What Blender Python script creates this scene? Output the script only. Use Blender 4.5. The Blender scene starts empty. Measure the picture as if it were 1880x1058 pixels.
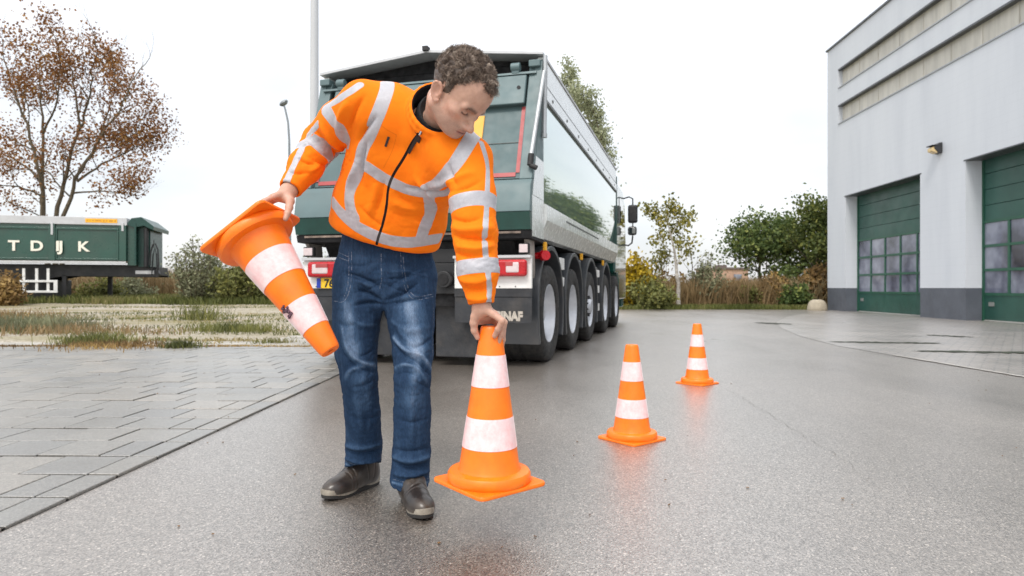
import bpy, math, random
import numpy as np
from mathutils import Vector, Matrix, Euler
from mathutils.bvhtree import BVHTree

scene = bpy.context.scene
COL = scene.collection
rad = math.radians

# ------------------------------------------------------------------ camera
H = 0.80            # eye height (m)
FPX = 1200.0        # focal length in photo pixels (1880 wide)
cam_d = bpy.data.cameras.new('camera')
cam_d.sensor_width = 36.0
cam_d.lens = 36.0 * FPX / 1880.0
cam_d.clip_start = 0.05
cam_d.clip_end = 1500.0
cam_d.dof.use_dof = True
cam_d.dof.focus_distance = 2.2
cam_d.dof.aperture_fstop = 5.6
cam = bpy.data.objects.new('camera', cam_d)
COL.objects.link(cam)
cam.location = (0, 0, H)
cam.rotation_euler = (rad(90), 0, 0)
scene.camera = cam


def W(px, py, Y):
    """world point seen at photo pixel (px,py) at distance Y"""
    return Vector(((px - 940.0) / FPX * Y, Y, H + (529.0 - py) / FPX * Y))


# ------------------------------------------------------------------ world, sun, exposure
SUN_EL, SUN_AZ = rad(52), rad(200)      # high, veiled; azimuth clockwise from +Y
world = bpy.data.worlds.new('World')
scene.world = world
world.use_nodes = True
nt = world.node_tree
nt.nodes.clear()
wo = nt.nodes.new('ShaderNodeOutputWorld')
sky = nt.nodes.new('ShaderNodeTexSky')
sky.sky_type = 'NISHITA'
sky.sun_disc = False
sky.sun_elevation = SUN_EL
sky.sun_rotation = SUN_AZ
sky.air_density = 1.0
sky.dust_density = 4.0
bg1 = nt.nodes.new('ShaderNodeBackground')
bg1.inputs['Strength'].default_value = 0.05
nt.links.new(sky.outputs[0], bg1.inputs['Color'])
tc = nt.nodes.new('ShaderNodeTexCoord')
mp = nt.nodes.new('ShaderNodeMapping')
mp.inputs['Scale'].default_value = (1.0, 1.0, 2.6)
nt.links.new(tc.outputs['Generated'], mp.inputs['Vector'])
nz = nt.nodes.new('ShaderNodeTexNoise')
nz.inputs['Scale'].default_value = 2.2
nz.inputs['Detail'].default_value = 6
nz.inputs['Roughness'].default_value = 0.5
nt.links.new(mp.outputs[0], nz.inputs['Vector'])
cr = nt.nodes.new('ShaderNodeValToRGB')
cr.color_ramp.elements[0].position = 0.36
cr.color_ramp.elements[0].color = (0.80, 0.82, 0.85, 1)
cr.color_ramp.elements[1].position = 0.60
cr.color_ramp.elements[1].color = (1.0, 0.995, 0.985, 1)
nt.links.new(nz.outputs['Fac'], cr.inputs['Fac'])
bg2 = nt.nodes.new('ShaderNodeBackground')
bg2.inputs['Strength'].default_value = 0.78
sx = nt.nodes.new('ShaderNodeSeparateXYZ'); nt.links.new(tc.outputs['Generated'], sx.inputs[0])
gr = nt.nodes.new('ShaderNodeValToRGB')       # overcast sky: brighter towards the zenith
ge = gr.color_ramp.elements
ge[0].position = 0.0; ge[0].color = (0.50, 0.50, 0.50, 1)
ge[1].position = 1.0; ge[1].color = (1.0, 1.0, 1.0, 1)
e_ = ge.new(0.20); e_.color = (0.53, 0.53, 0.53, 1)
e_ = ge.new(0.50); e_.color = (0.82, 0.82, 0.82, 1)
nt.links.new(sx.outputs['Z'], gr.inputs['Fac'])
mg = nt.nodes.new('ShaderNodeMix'); mg.data_type = 'RGBA'; mg.blend_type = 'MULTIPLY'; mg.inputs[0].default_value = 1.0
nt.links.new(cr.outputs['Color'], mg.inputs[6]); nt.links.new(gr.outputs['Color'], mg.inputs[7])
sc2 = nt.nodes.new('ShaderNodeVectorMath'); sc2.operation = 'SCALE'; sc2.inputs['Scale'].default_value = 2.0
nt.links.new(mg.outputs[2], sc2.inputs[0])
nt.links.new(sc2.outputs[0], bg2.inputs['Color'])
ad = nt.nodes.new('ShaderNodeAddShader')
nt.links.new(bg1.outputs[0], ad.inputs[0])
nt.links.new(bg2.outputs[0], ad.inputs[1])
nt.links.new(ad.outputs[0], wo.inputs['Surface'])

sun_d = bpy.data.lights.new('sun', 'SUN')
sun_d.energy = 1.5
sun_d.angle = rad(14)
sun_d.color = (1.0, 0.97, 0.92)
sun = bpy.data.objects.new('sun', sun_d)
COL.objects.link(sun)
sdir = Vector((math.sin(SUN_AZ) * math.cos(SUN_EL), math.cos(SUN_AZ) * math.cos(SUN_EL), math.sin(SUN_EL)))
sun.rotation_euler = (-sdir).to_track_quat('-Z', 'Y').to_euler()
sun.location = (0, 0, 30)

scene.view_settings.view_transform = 'Standard'
scene.view_settings.look = 'None'
scene.view_settings.exposure = 0.22
scene.view_settings.gamma = 1.0


# ------------------------------------------------------------------ helpers
def link(o, parent=None):
    COL.objects.link(o)
    if parent is not None:
        o.parent = parent
    return o


def tag(o, label=None, cat=None, group=None, kind=None):
    if label: o['label'] = label
    if cat: o['category'] = cat
    if group: o['group'] = group
    if kind: o['kind'] = kind
    return o


def empty(name, loc=(0, 0, 0), rz=0.0, label=None, cat=None, group=None):
    o = bpy.data.objects.new(name, None)
    o.empty_display_size = 0.2
    COL.objects.link(o)
    o.location = loc
    o.rotation_euler = (0, 0, rz)
    tag(o, label, cat, group)
    return o


def mesh_obj(name, V, F, mats, parent=None, smooth=False, mi=None, attrs=None):
    me = bpy.data.meshes.new(name)
    V = np.asarray(V, dtype=np.float32)
    if isinstance(F, np.ndarray):
        n, k = F.shape
        me.vertices.add(len(V))
        me.vertices.foreach_set('co', V.ravel())
        me.loops.add(n * k)
        me.loops.foreach_set('vertex_index', F.astype(np.int32).ravel())
        me.polygons.add(n)
        me.polygons.foreach_set('loop_start', np.arange(0, n * k, k, dtype=np.int32))
        me.update(calc_edges=True)
    else:
        me.from_pydata([tuple(map(float, v)) for v in V], [], F)
        me.update()
    if not isinstance(mats, (list, tuple)): mats = [mats]
    for m in mats: me.materials.append(m)
    if mi is not None:
        me.polygons.foreach_set('material_index', np.asarray(mi, dtype=np.int32))
    if smooth:
        me.polygons.foreach_set('use_smooth', np.ones(len(me.polygons), dtype=bool))
    if attrs:
        for an, arr in attrs.items():
            arr = np.asarray(arr, dtype=np.float32)
            at = me.attributes.new(an, 'FLOAT', 'POINT')
            at.data.foreach_set('value', arr)
    me.validate()
    o = bpy.data.objects.new(name, me)
    return link(o, parent)


class MB:
    """collects shapes into one mesh"""
    def __init__(s):
        s.v = []; s.f = []; s.starts = []

    def add(s, V, F):
        n = len(s.v); s.starts.append((n, len(s.f)))
        s.v += [tuple(p) for p in V]
        s.f += [tuple(i + n for i in f) for f in F]
        return s

    def box(s, c, d, M=None):
        x, y, z = d[0] / 2, d[1] / 2, d[2] / 2
        V = [Vector((a * x, b * y, e * z)) for a in (-1, 1) for b in (-1, 1) for e in (-1, 1)]
        if M is not None: V = [M @ p for p in V]
        V = [p + Vector(c) for p in V]
        return s.add(V, [(0, 1, 3, 2), (4, 6, 7, 5), (0, 4, 5, 1), (2, 3, 7, 6), (0, 2, 6, 4), (1, 5, 7, 3)])

    def bb(s, x0, x1, y0, y1, z0, z1):
        return s.box(((x0 + x1) / 2, (y0 + y1) / 2, (z0 + z1) / 2), (abs(x1 - x0), abs(y1 - y0), abs(z1 - z0)))

    def prism(s, prof, a0, a1, axis='x'):
        """prof: 2D polygon in the other two axes (kept order x,y,z)"""
        def mk(p, a):
            if axis == 'x': return (a, p[0], p[1])
            if axis == 'y': return (p[0], a, p[1])
            return (p[0], p[1], a)
        n = len(prof)
        V = [mk(p, a0) for p in prof] + [mk(p, a1) for p in prof]
        F = [tuple(range(n)), tuple(range(2 * n - 1, n - 1, -1))]
        F += [(i, i + n, (i + 1) % n + n, (i + 1) % n) for i in range(n)]
        return s.add(V, F)

    def cyl(s, p0, p1, r0, r1=None, n=12, cap=True):
        if r1 is None: r1 = r0
        p0, p1 = Vector(p0), Vector(p1)
        w = (p1 - p0).normalized()
        u = w.orthogonal().normalized(); v = w.cross(u)
        V = []
        for p, r in ((p0, r0), (p1, r1)):
            for i in range(n):
                a = 2 * math.pi * i / n
                V.append(p + u * (r * math.cos(a)) + v * (r * math.sin(a)))
        F = [(i, (i + 1) % n, (i + 1) % n + n, i + n) for i in range(n)]
        if cap: F += [tuple(range(n))[::-1], tuple(range(n, 2 * n))]
        return s.add(V, F)

    def tube(s, pts, r, n=8, cap=True):
        pts = [Vector(p) for p in pts]
        m = len(pts)
        rs = r if isinstance(r, (list, tuple)) else [r] * m
        V = []; u = None
        for i, p in enumerate(pts):
            w = (pts[min(i + 1, m - 1)] - pts[max(i - 1, 0)]).normalized()
            if u is None: u = w.orthogonal().normalized()
            else:
                u = (u - w * u.dot(w))
                u = u.normalized() if u.length > 1e-6 else w.orthogonal().normalized()
            v = w.cross(u)
            for k in range(n):
                a = 2 * math.pi * k / n
                V.append(p + u * (rs[i] * math.cos(a)) + v * (rs[i] * math.sin(a)))
        F = []
        for i in range(m - 1):
            for k in range(n):
                F.append((i * n + k, i * n + (k + 1) % n, (i + 1) * n + (k + 1) % n, (i + 1) * n + k))
        if cap: F += [tuple(range(n))[::-1], tuple(range((m - 1) * n, m * n))]
        return s.add(V, F)

    def lathe(s, prof, n=32, M=None, cap=False):
        """prof: (r,z) list, round local z"""
        V = []
        for r, z in prof:
            for k in range(n):
                a = 2 * math.pi * k / n
                p = Vector((r * math.cos(a), r * math.sin(a), z))
                V.append(M @ p if M is not None else p)
        F = []
        for i in range(len(prof) - 1):
            for k in range(n):
                F.append((i * n + k, i * n + (k + 1) % n, (i + 1) * n + (k + 1) % n, (i + 1) * n + k))
        if cap: F += [tuple(range(n))[::-1], tuple(range((len(prof) - 1) * n, len(prof) * n))]
        return s.add(V, F)

    def each(s, name, mat, parent=None, **kw):
        """every shape added so far becomes a mesh of its own"""
        out = []
        st = s.starts + [(len(s.v), len(s.f))]
        for (v0, f0), (v1, f1) in zip(st[:-1], st[1:]):
            m = MB(); m.add(s.v[v0:v1], [tuple(i - v0 for i in f) for f in s.f[f0:f1]]); out.append(m.build(name, mat, parent, **kw))
        return out

    def build(s, name, mat, parent=None, smooth=False, bevel=None, label=None, seg=2):
        me = bpy.data.meshes.new(name)
        me.from_pydata(s.v, [], s.f)
        me.update()
        import bmesh
        b = bmesh.new(); b.from_mesh(me)
        bmesh.ops.recalc_face_normals(b, faces=b.faces)
        b.to_mesh(me); b.free()
        me.materials.append(mat)
        if smooth or bevel:
            me.polygons.foreach_set('use_smooth', np.ones(len(me.polygons), dtype=bool))
            me.set_sharp_from_angle(angle=rad(38))
        o = bpy.data.objects.new(name, me)
        link(o, parent)
        if bevel:
            m = o.modifiers.new('bevel', 'BEVEL')
            m.width = bevel; m.segments = seg; m.limit_method = 'ANGLE'; m.angle_limit = rad(35)
            m.harden_normals = True
        if label: o['label'] = label
        return o


def copy_tree(o, parent=None):
    c = o.copy(); COL.objects.link(c)
    if parent is not None: c.parent = parent
    for ch in list(o.children): copy_tree(ch, c)
    return c


# ------------------------------------------------------------------ materials
def new_mat(name):
    m = bpy.data.materials.new(name)
    m.use_nodes = True
    n = m.node_tree
    return m, n, n.nodes['Principled BSDF']


def N(n, typ, **kw):
    x = n.nodes.new(typ)
    for k, v in kw.items():
        if k in x.inputs: x.inputs[k].default_value = v
        else: setattr(x, k, v)
    return x


def ramp(n, fac, stops, interp='LINEAR'):
    r = n.nodes.new('ShaderNodeValToRGB')
    r.color_ramp.interpolation = interp
    e = r.color_ramp.elements
    while len(e) < len(stops): e.new(0.5)
    for i, (p, c) in enumerate(stops):
        e[i].position = p
        e[i].color = (c, c, c, 1) if isinstance(c, (int, float)) else (*c, 1)
    n.links.new(fac, r.inputs['Fac'])
    return r.outputs['Color']


def mixc(n, fac, a, b, blend='MIX'):
    x = n.nodes.new('ShaderNodeMix')
    x.data_type = 'RGBA'; x.blend_type = blend
    for s, v in ((x.inputs[0], fac), (x.inputs[6], a), (x.inputs[7], b)):
        if isinstance(v, (int, float)): s.default_value = v
        elif isinstance(v, tuple): s.default_value = (*v, 1)
        else: n.links.new(v, s)
    return x.outputs[2]


def math_(n, op, a, b=None, c=None, clamp=False):
    x = n.nodes.new('ShaderNodeMath'); x.operation = op; x.use_clamp = clamp
    for i, v in enumerate((a, b, c)):
        if v is None: continue
        if isinstance(v, (int, float)): x.inputs[i].default_value = v
        else: n.links.new(v, x.inputs[i])
    return x.outputs[0]


def noise(n, scale, detail=3, rough=0.55, vec=None, mapping=None):
    if vec is None:
        t = n.nodes.new('ShaderNodeTexCoord'); vec = t.outputs['Object']
    if mapping is not None:
        mp = n.nodes.new('ShaderNodeMapping'); mp.inputs['Scale'].default_value = mapping
        n.links.new(vec, mp.inputs['Vector']); vec = mp.outputs[0]
    x = N(n, 'ShaderNodeTexNoise', Scale=scale, Detail=detail, Roughness=rough)
    n.links.new(vec, x.inputs['Vector'])
    return x.outputs['Fac']


def bump(n, b, h, strength=0.3, dist=0.01, normal=None):
    x = N(n, 'ShaderNodeBump', Strength=strength, Distance=dist)
    n.links.new(h, x.inputs['Height'])
    if normal is not None: n.links.new(normal, x.inputs['Normal'])
    n.links.new(x.outputs[0], b.inputs['Normal'])
    return x.outputs[0]


def attr(n, name):
    a = n.nodes.new('ShaderNodeAttribute'); a.attribute_name = name
    return a.outputs['Fac']


def pm(name, col, rough=0.5, metal=0.0, var=0.12, vs=6.0, bmp=0.0, bs=60.0, coat=0.0, dirt=0.0, ior=1.5, mapping=None):
    """plain procedural material: base colour with noise variation, grime and fine bump"""
    m, n, b = new_mat(name)
    f = noise(n, vs, 5, 0.6, mapping=mapping)
    lo = tuple(c * (1 - var) for c in col); hi = tuple(min(1, c * (1 + var)) for c in col)
    c = ramp(n, f, [(0.3, lo), (0.7, hi)])
    if dirt > 0:
        d = noise(n, vs * 0.7, 8, 0.7)
        dm = ramp(n, d, [(0.45, 0.0), (0.75, dirt)])
        c = mixc(n, dm, c, (0.16, 0.135, 0.11))
    n.links.new(c, b.inputs['Base Color'])
    rf = ramp(n, noise(n, vs * 2.3, 4), [(0.3, max(0.02, rough * 0.8)), (0.7, min(1, rough * 1.25))])
    n.links.new(rf, b.inputs['Roughness'])
    b.inputs['Metallic'].default_value = metal
    b.inputs['IOR'].default_value = ior
    if coat: b.inputs['Coat Weight'].default_value = coat; b.inputs['Coat Roughness'].default_value = 0.05
    if bmp: bump(n, b, noise(n, bs, 3), bmp, 0.01)
    return m
# ------------------------------------------------------------------ ground
def smooth(a, b, x):
    t = np.clip((x - a) / (b - a), 0, 1)
    return t * t * (3 - 2 * t)


def pnoise(x, y, s=1.0, seed=0):
    r = np.random.default_rng(seed)
    o = np.zeros_like(x, dtype=float); amp = 1.0; tot = 0
    for k in range(4):
        for j in range(3):
            a = r.uniform(0, 2 * np.pi); ph = r.uniform(0, 6.28)
            o += amp * np.sin((x * np.cos(a) + y * np.sin(a)) * s * (2 ** k) + ph); tot += amp
        amp *= 0.55
    return o / tot * 2


def ground_z(x, y):
    x = np.asarray(x, float); y = np.asarray(y, float)
    left = smooth(-0.5, -4.0, x) * smooth(8.3, 9.5, y)
    z = left * (0.06 * smooth(9, 22, y) + 0.12 * smooth(16, 30, y) + 0.045 * pnoise(x, y, 0.9, 3) * smooth(8.8, 10.5, y))
    z = z + 2.0 * smooth(42, 75, y) * smooth(-3, -14, x)
    z = z + 0.10 * pnoise(x, y, 0.5, 5) * smooth(24.5, 27, y) * smooth(2, 5, x)
    return z - 0.006


def grid_sheet(name, xs, ys, zf, mat, kind='structure'):
    X, Y = np.meshgrid(xs, ys)
    V = np.c_[X.ravel(), Y.ravel(), zf(X.ravel(), Y.ravel())]
    nx, ny = len(xs), len(ys)
    i, j = np.meshgrid(np.arange(nx - 1), np.arange(ny - 1))
    a = (j * nx + i).ravel()
    F = np.c_[a, a + 1, a + nx + 1, a + nx]
    o = mesh_obj(name, V, F, mat, smooth=True)
    o['kind'] = kind
    return o


def xs_dense(lo, hi, n0, far):
    core = np.linspace(lo, hi, n0)
    ext = np.geomspace(1, far, 18)[1:]
    return np.unique(np.r_[lo - ext, core, hi + ext])


# soil / gravel ground
m_soil, n, b = new_mat('gravel_soil')
tcn = n.nodes.new('ShaderNodeTexCoord').outputs['Object']
big = noise(n, 0.55, 5, 0.6, tcn, mapping=(0.35, 1.0, 1))
fine = noise(n, 22, 4, 0.7, tcn)
vor = N(n, 'ShaderNodeTexVoronoi', Scale=26.0); n.links.new(tcn, vor.inputs['Vector'])
grav = ramp(n, vor.outputs['Color'], [(0.0, (0.14, 0.12, 0.09)), (0.5, (0.33, 0.29, 0.23)), (1.0, (0.55, 0.50, 0.42))])
soil = ramp(n, fine, [(0.3, (0.12, 0.11, 0.045)), (0.7, (0.30, 0.25, 0.13))])
c = mixc(n, ramp(n, big, [(0.44, 0.0), (0.60, 0.85)]), grav, soil)
sp = n.nodes.new('ShaderNodeSeparateXYZ'); n.links.new(tcn, sp.inputs[0])
far = ramp(n, math_(n, 'MULTIPLY', sp.outputs['Y'], 0.02), [(0.60, 0.0), (0.70, 1.0)])
gras = ramp(n, noise(n, 1.3, 6, 0.65, tcn), [(0.3, (0.10, 0.12, 0.035)), (0.55, (0.24, 0.21, 0.08)), (0.75, (0.34, 0.25, 0.11))])
c = mixc(n, far, c, gras)
n.links.new(c, b.inputs['Base Color'])
b.inputs['Roughness'].default_value = 0.85
bump(n, b, vor.outputs['Distance'], 0.6, 0.02)
ys = np.unique(np.r_[np.linspace(-12, 8, 9), np.linspace(8, 36, 113), np.linspace(36, 90, 60), np.geomspace(90, 1200, 14)])
ground = grid_sheet('ground', xs_dense(-26, 20, 150, 900), ys, lambda x, y: ground_z(x, y) - 0.03 * smooth(9.2, 8.4, y) , m_soil)

# asphalt
m_asph, n, b = new_mat('wet_asphalt')
tcn = n.nodes.new('ShaderNodeTexCoord').outputs['Object']
v1 = N(n, 'ShaderNodeTexVoronoi', Scale=185.0); n.links.new(tcn, v1.inputs['Vector'])
v2 = N(n, 'ShaderNodeTexVoronoi', Scale=330.0); n.links.new(tcn, v2.inputs['Vector'])
st = ramp(n, v1.outputs['Color'], [(0.0, (0.016, 0.011, 0.008)), (0.35, (0.078, 0.064, 0.050)), (0.8, (0.20, 0.170, 0.140)), (1.0, (0.62, 0.56, 0.49))])
st2 = ramp(n, v2.outputs['Color'], [(0.0, 0.6), (1.0, 1.35)])
c = mixc(n, 1.0, st, st2, 'MULTIPLY')
pat = noise(n, 0.55, 6, 0.62, tcn)
c = mixc(n, ramp(n, pat, [(0.35, 0.0), (0.7, 0.55)]), c, mixc(n, 1.0, c, (0.62, 0.56, 0.50), 'MULTIPLY'))
n.links.new(c, b.inputs['Base Color'])
wet = noise(n, 0.8, 6, 0.6, tcn, mapping=(1, 0.45, 1))
n.links.new(ramp(n, wet, [(0.3, 0.30), (0.7, 0.46)]), b.inputs['Roughness'])
b.inputs['IOR'].default_value = 3.0
gw = ramp(n, v1.outputs['Color'], [(0.15, 0.35), (0.75, 1.0)])
n.links.new(mixc(n, 1.0, ramp(n, wet, [(0.3, 1.0), (0.7, 0.8)]), gw, 'MULTIPLY'), b.inputs['Coat Weight'])
b.inputs['Specular Tint'].default_value = (1.0, 0.975, 0.945, 1)
b.inputs['Coat Tint'].default_value = (1.0, 0.99, 0.975, 1)
n.links.new(ramp(n, wet, [(0.3, 0.27), (0.7, 0.42)]), b.inputs['Coat Roughness'])
b.inputs['Coat IOR'].default_value = 2.5
hh = math_(n, 'ADD', v1.outputs['Distance'], math_(n, 'MULTIPLY', noise(n, 9, 4, 0.6, tcn), 0.8))
bump(n, b, hh, 0.55, 0.0035)

KX = lambda y: -1.675 + 0.0222 * (y - 2.138)          # kerb line between pavers and road
# road outline: left edge = paver line, far edge where the grass begins, right edge far beyond the yard
road_pts = [(KX(-8), -8)] + [(KX(y), y) for y in (2, 5, 8.4)] + [(-2.6, 9.6), (-3.2, 12), (-3.4, 18), (-3.0, 30), (0.2, 30), (1.6, 25.6), (6, 24.4), (11.9, 23.9), (30, 23.9), (30, -8)]
mb = MB(); mb.add([(x, y, 0.0) for x, y in road_pts], [tuple(range(len(road_pts)))[::-1]])
road = mb.build('asphalt_road', m_asph); road['kind'] = 'structure'

# seam and small cracks in the asphalt (thin bitumen lines)
m_bit = pm('bitumen', (0.15, 0.14, 0.125), 0.5, var=0.3, vs=20, bmp=0.3)
def ribbon(mbx, pts, w, z, jit=0.0, seed=1):
    r = random.Random(seed)
    L = []
    for i in range(len(pts) - 1):
        a, c_ = Vector(pts[i]), Vector(pts[i + 1]); k = max(2, int((c_ - a).length / 0.05))
        for j in range(k): L.append(a.lerp(c_, j / k))
    L.append(Vector(pts[-1]))
    V = []
    for i, p in enumerate(L):
        t = (L[min(i + 1, len(L) - 1)] - L[max(i - 1, 0)]).normalized()
        nrm = Vector((-t.y, t.x)); ww = w * r.uniform(0.35, 1.2); off = nrm * r.uniform(-jit, jit)
        q = p + off
        V += [(q.x + nrm.x * ww, q.y + nrm.y * ww, z), (q.x - nrm.x * ww, q.y - nrm.y * ww, z)]
    mbx.add(V, [(2 * i, 2 * i + 1, 2 * i + 3, 2 * i + 2) for i in range(len(L) - 1)])
def G(px, py):
    y = FPX * H / (py - 529.0)
    return ((px - 940.0) / FPX * y, y)
mb = MB()
ribbon(mb, [G(1335, 715), G(1420, 765), G(1500, 815), G(1570, 862), G(1620, 900)], 0.0011, 0.0035, 0.018, 4)
o = mb.build('asphalt_seam', m_bit); o['kind'] = 'structure'

# drying patches, worn shoulder: the brick paved yard before the hall
m_yard, n, b = new_mat('yard_bricks')
tcn = n.nodes.new('ShaderNodeTexCoord').outputs['Object']
br = n.nodes.new('ShaderNodeTexBrick')
br.inputs['Scale'].default_value = 1.0
br.inputs['Brick Width'].default_value = 0.22; br.inputs['Row Height'].default_value = 0.11
br.inputs['Mortar Size'].default_value = 0.008; br.inputs['Mortar Smooth'].default_value = 0.3
br.inputs['Color1'].default_value = (0.36, 0.31, 0.265, 1); br.inputs['Color2'].default_value = (0.26, 0.228, 0.198, 1)
br.inputs['Mortar'].default_value = (0.045, 0.045, 0.035, 1)
mpn = n.nodes.new('ShaderNodeMapping'); mpn.inputs['Rotation'].default_value = (0, 0, rad(38))
n.links.new(tcn, mpn.inputs[0]); n.links.new(mpn.outputs[0], br.inputs['Vector'])
c = mixc(n, ramp(n, noise(n, 0.8, 6, 0.6, tcn), [(0.4, 0.0), (0.7, 0.6)]), br.outputs['Color'], (0.20, 0.175, 0.15))
n.links.new(c, b.inputs['Base Color'])
n.links.new(ramp(n, noise(n, 1.1, 5, 0.6, tcn), [(0.3, 0.25), (0.7, 0.5)]), b.inputs['Roughness'])
b.inputs['IOR'].default_value = 2.6; b.inputs['Coat Weight'].default_value = 1.0; b.inputs['Coat Roughness'].default_value = 0.36; b.inputs['Coat IOR'].default_value = 1.8
bump(n, b, br.outputs['Fac'], -0.5, 0.004)
yard_line = [G(1960, 712), G(1880, 693), G(1760, 673), G(1640, 653), G(1540, 636), G(1470, 618), G(1435, 603), G(1425, 592), G(1445, 582), G(1490, 573.5)]
yp = [(x, y, 0.004) for x, y in yard_line] + [(11.9, 23.85, 0.004), (13, 12, 0.004), (13, 4, 0.004)]
mb = MB(); mb.add(yp, [tuple(range(len(yp)))])
yard = mb.build('brick_yard', m_yard); yard['kind'] = 'structure'
m_curb = pm('kerb_concrete', (0.42, 0.40, 0.37), 0.6, var=0.2, vs=4)
mb = MB(); ribbon(mb, yard_line[:4], 0.026, 0.008, 0.0, 3)
o = mb.build('yard_edging', m_curb); o['kind'] = 'structure'

# puddles and mossy wet joints on the yard
m_pud, n, b = new_mat('puddle_water')
b.inputs['Base Color'].default_value = (0.028, 0.032, 0.026, 1)
b.inputs['Roughness'].default_value = 0.04
bump(n, b, noise(n, 5, 2), 0.04, 0.01)
m_moss = pm('wet_moss', (0.025, 0.032, 0.016), 0.7, var=0.5, vs=8, bmp=0.8, bs=30)
def blob(pts, z):
    c = Vector((sum(p[0] for p in pts) / len(pts), sum(p[1] for p in pts) / len(pts)))
    m = MB(); m.add([(p[0], p[1], z) for p in pts], [tuple(range(len(pts)))])
    return m
def strip(name, px0, px1, py, th, seed, mat, z):
    r = random.Random(seed); k = 26; top = []; bot = []
    for i in range(k + 1):
        t = i / k; x = px0 + (px1 - px0) * t; yy = py[0] + (py[1] - py[0]) * t
        e = math.sin(math.pi * t) ** 0.5 * th
        top.append(G(x, yy - e * r.uniform(0.2, 0.9))); bot.append(G(x, yy + e * r.uniform(0.3, 1.0)))
    o = blob(top + bot[::-1], z).build(name, mat); o['kind'] = 'structure'
    return o
strip('wet_moss_patch', 1520, 1730, (628.5, 631.5), 1.8, 1, m_moss, 0.010)
strip('wet_moss_patch', 1672, 1960, (645.5, 650), 2.4, 2, m_moss, 0.010)
strip('wet_moss_patch', 1385, 1455, (593, 596), 1.2, 3, m_moss, 0.010)
strip('wet_moss_patch', 1700, 1790, (616, 620), 1.2, 5, m_moss, 0.010)

# ------------------------------------------------------------------ concrete tile pavement (left)
m_tile, n, b = new_mat('concrete_tiles')
tcn = n.nodes.new('ShaderNodeTexCoord').outputs['Object']
rnd = attr(n, 'shade')
cc = ramp(n, rnd, [(0.0, (0.155, 0.153, 0.145)), (0.35, (0.180, 0.173, 0.155)), (0.8, (0.205, 0.192, 0.168)), (1.0, (0.24, 0.218, 0.185))])
v1 = N(n, 'ShaderNodeTexVoronoi', Scale=170.0); n.links.new(tcn, v1.inputs['Vector'])
sp_ = ramp(n, v1.outputs['Color'], [(0.0, 0.62), (0.5, 0.95), (1.0, 1.5)])
cc = mixc(n, 1.0, cc, sp_, 'MULTIPLY')
cc = mixc(n, ramp(n, noise(n, 2.2, 7, 0.7, tcn), [(0.45, 0.0), (0.75, 0.5)]), cc, (0.15, 0.14, 0.12))
n.links.new(cc, b.inputs['Base Color'])
n.links.new(ramp(n, noise(n, 1.5, 5, 0.6, tcn), [(0.35, 0.28), (0.65, 0.6)]), b.inputs['Roughness'])
b.inputs['IOR'].default_value = 2.0; b.inputs['Coat Weight'].default_value = 0.5; b.inputs['Coat Roughness'].default_value = 0.3
bump(n, b, v1.outputs['Distance'], 0.35, 0.003)
rr = np.random.default_rng(7)
V = []; F = []; SH = []
th = math.atan(0.0222)
def tile(u0, u1, v0, v1_):
    g = 0.0036; bv = 0.0025
    z = 0.012 + rr.normal() * 0.0015; tx, ty = rr.normal(size=2) * 0.004
    g = g + abs(rr.normal()) * 0.0012
    gv = g + 0.0042; a0, a1, b0, b1 = u0 + g, u1 - g, v0 + gv, v1_ - gv
    base = len(V)
    cu, cv = (a0 + a1) / 2, (b0 + b1) / 2
    for (uu, vv, dz) in ((a0, b0, -.03), (a1, b0, -.03), (a1, b1, -.03), (a0, b1, -.03), (a0, b0, -bv), (a1, b0, -bv), (a1, b1, -bv), (a0, b1, -bv),
                         (a0 + bv, b0 + bv, 0), (a1 - bv, b0 + bv, 0), (a1 - bv, b1 - bv, 0), (a0 + bv, b1 - bv, 0)):
        x = -1.675 + uu * math.cos(th) + vv * math.sin(th); y = 2.138 - uu * math.sin(th) + vv * math.cos(th)
        V.append((x, y, z + dz + (uu - cu) * tx + (vv - cv) * ty))
    s = rr.uniform()
    SH.extend([s] * 12)
    for k in range(4):
        F.append((base + k, base + (k + 1) % 4, base + 4 + (k + 1) % 4, base + 4 + k))
        F.append((base + 4 + k, base + 4 + (k + 1) % 4, base + 8 + (k + 1) % 4, base + 8 + k))
    F.append((base + 8, base + 9, base + 10, base + 11))
T = 0.30
for r_ in range(-6, 22):
    v0 = r_ * T + 0.02
    off = 0.15 if r_ % 2 else 0.0
    tile(-0.135, 0.0, v0, v0 + T)
    u = -0.135
    first = T - off if off else T
    while u > -9.6:
        w = first; first = T
        tile(u - w, u, v0, v0 + T)
        u -= w
tiles = mesh_obj('pavement', V, F, m_tile, attrs={'shade': SH}); tiles['kind'] = 'structure'
m_joint = pm('joint_sand', (0.035, 0.031, 0.026), 0.9, var=0.4, vs=12)
mb = MB(); mb.add([(KX(-0.5) - 10.5, -0.2, 0.0065), (KX(-0.5) + .0, -0.2, 0.0065), (KX(8.75) , 8.72, 0.0065), (KX(8.75) - 10.5, 8.95, 0.0065)], [(0, 1, 2, 3)])
o = mb.build('pavement_bedding', m_joint); o['kind'] = 'structure'
# old concrete strip behind the tiles
m_slab = pm('old_concrete', (0.36, 0.34, 0.30), 0.7, var=0.25, vs=3.0, bmp=0.4, bs=40, dirt=0.6)
mb = MB()
mb.bb(-3.6, -1.75, 8.85, 10.7, -0.08, 0.022); mb.bb(-5.3, -3.63, 8.85, 9.6, -0.08, 0.016); mb.bb(-10.5, -5.34, 8.86, 9.5, -0.08, 0.010)
o = mb.build('concrete_slabs', m_slab, bevel=0.008); o['kind'] = 'structure'
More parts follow.
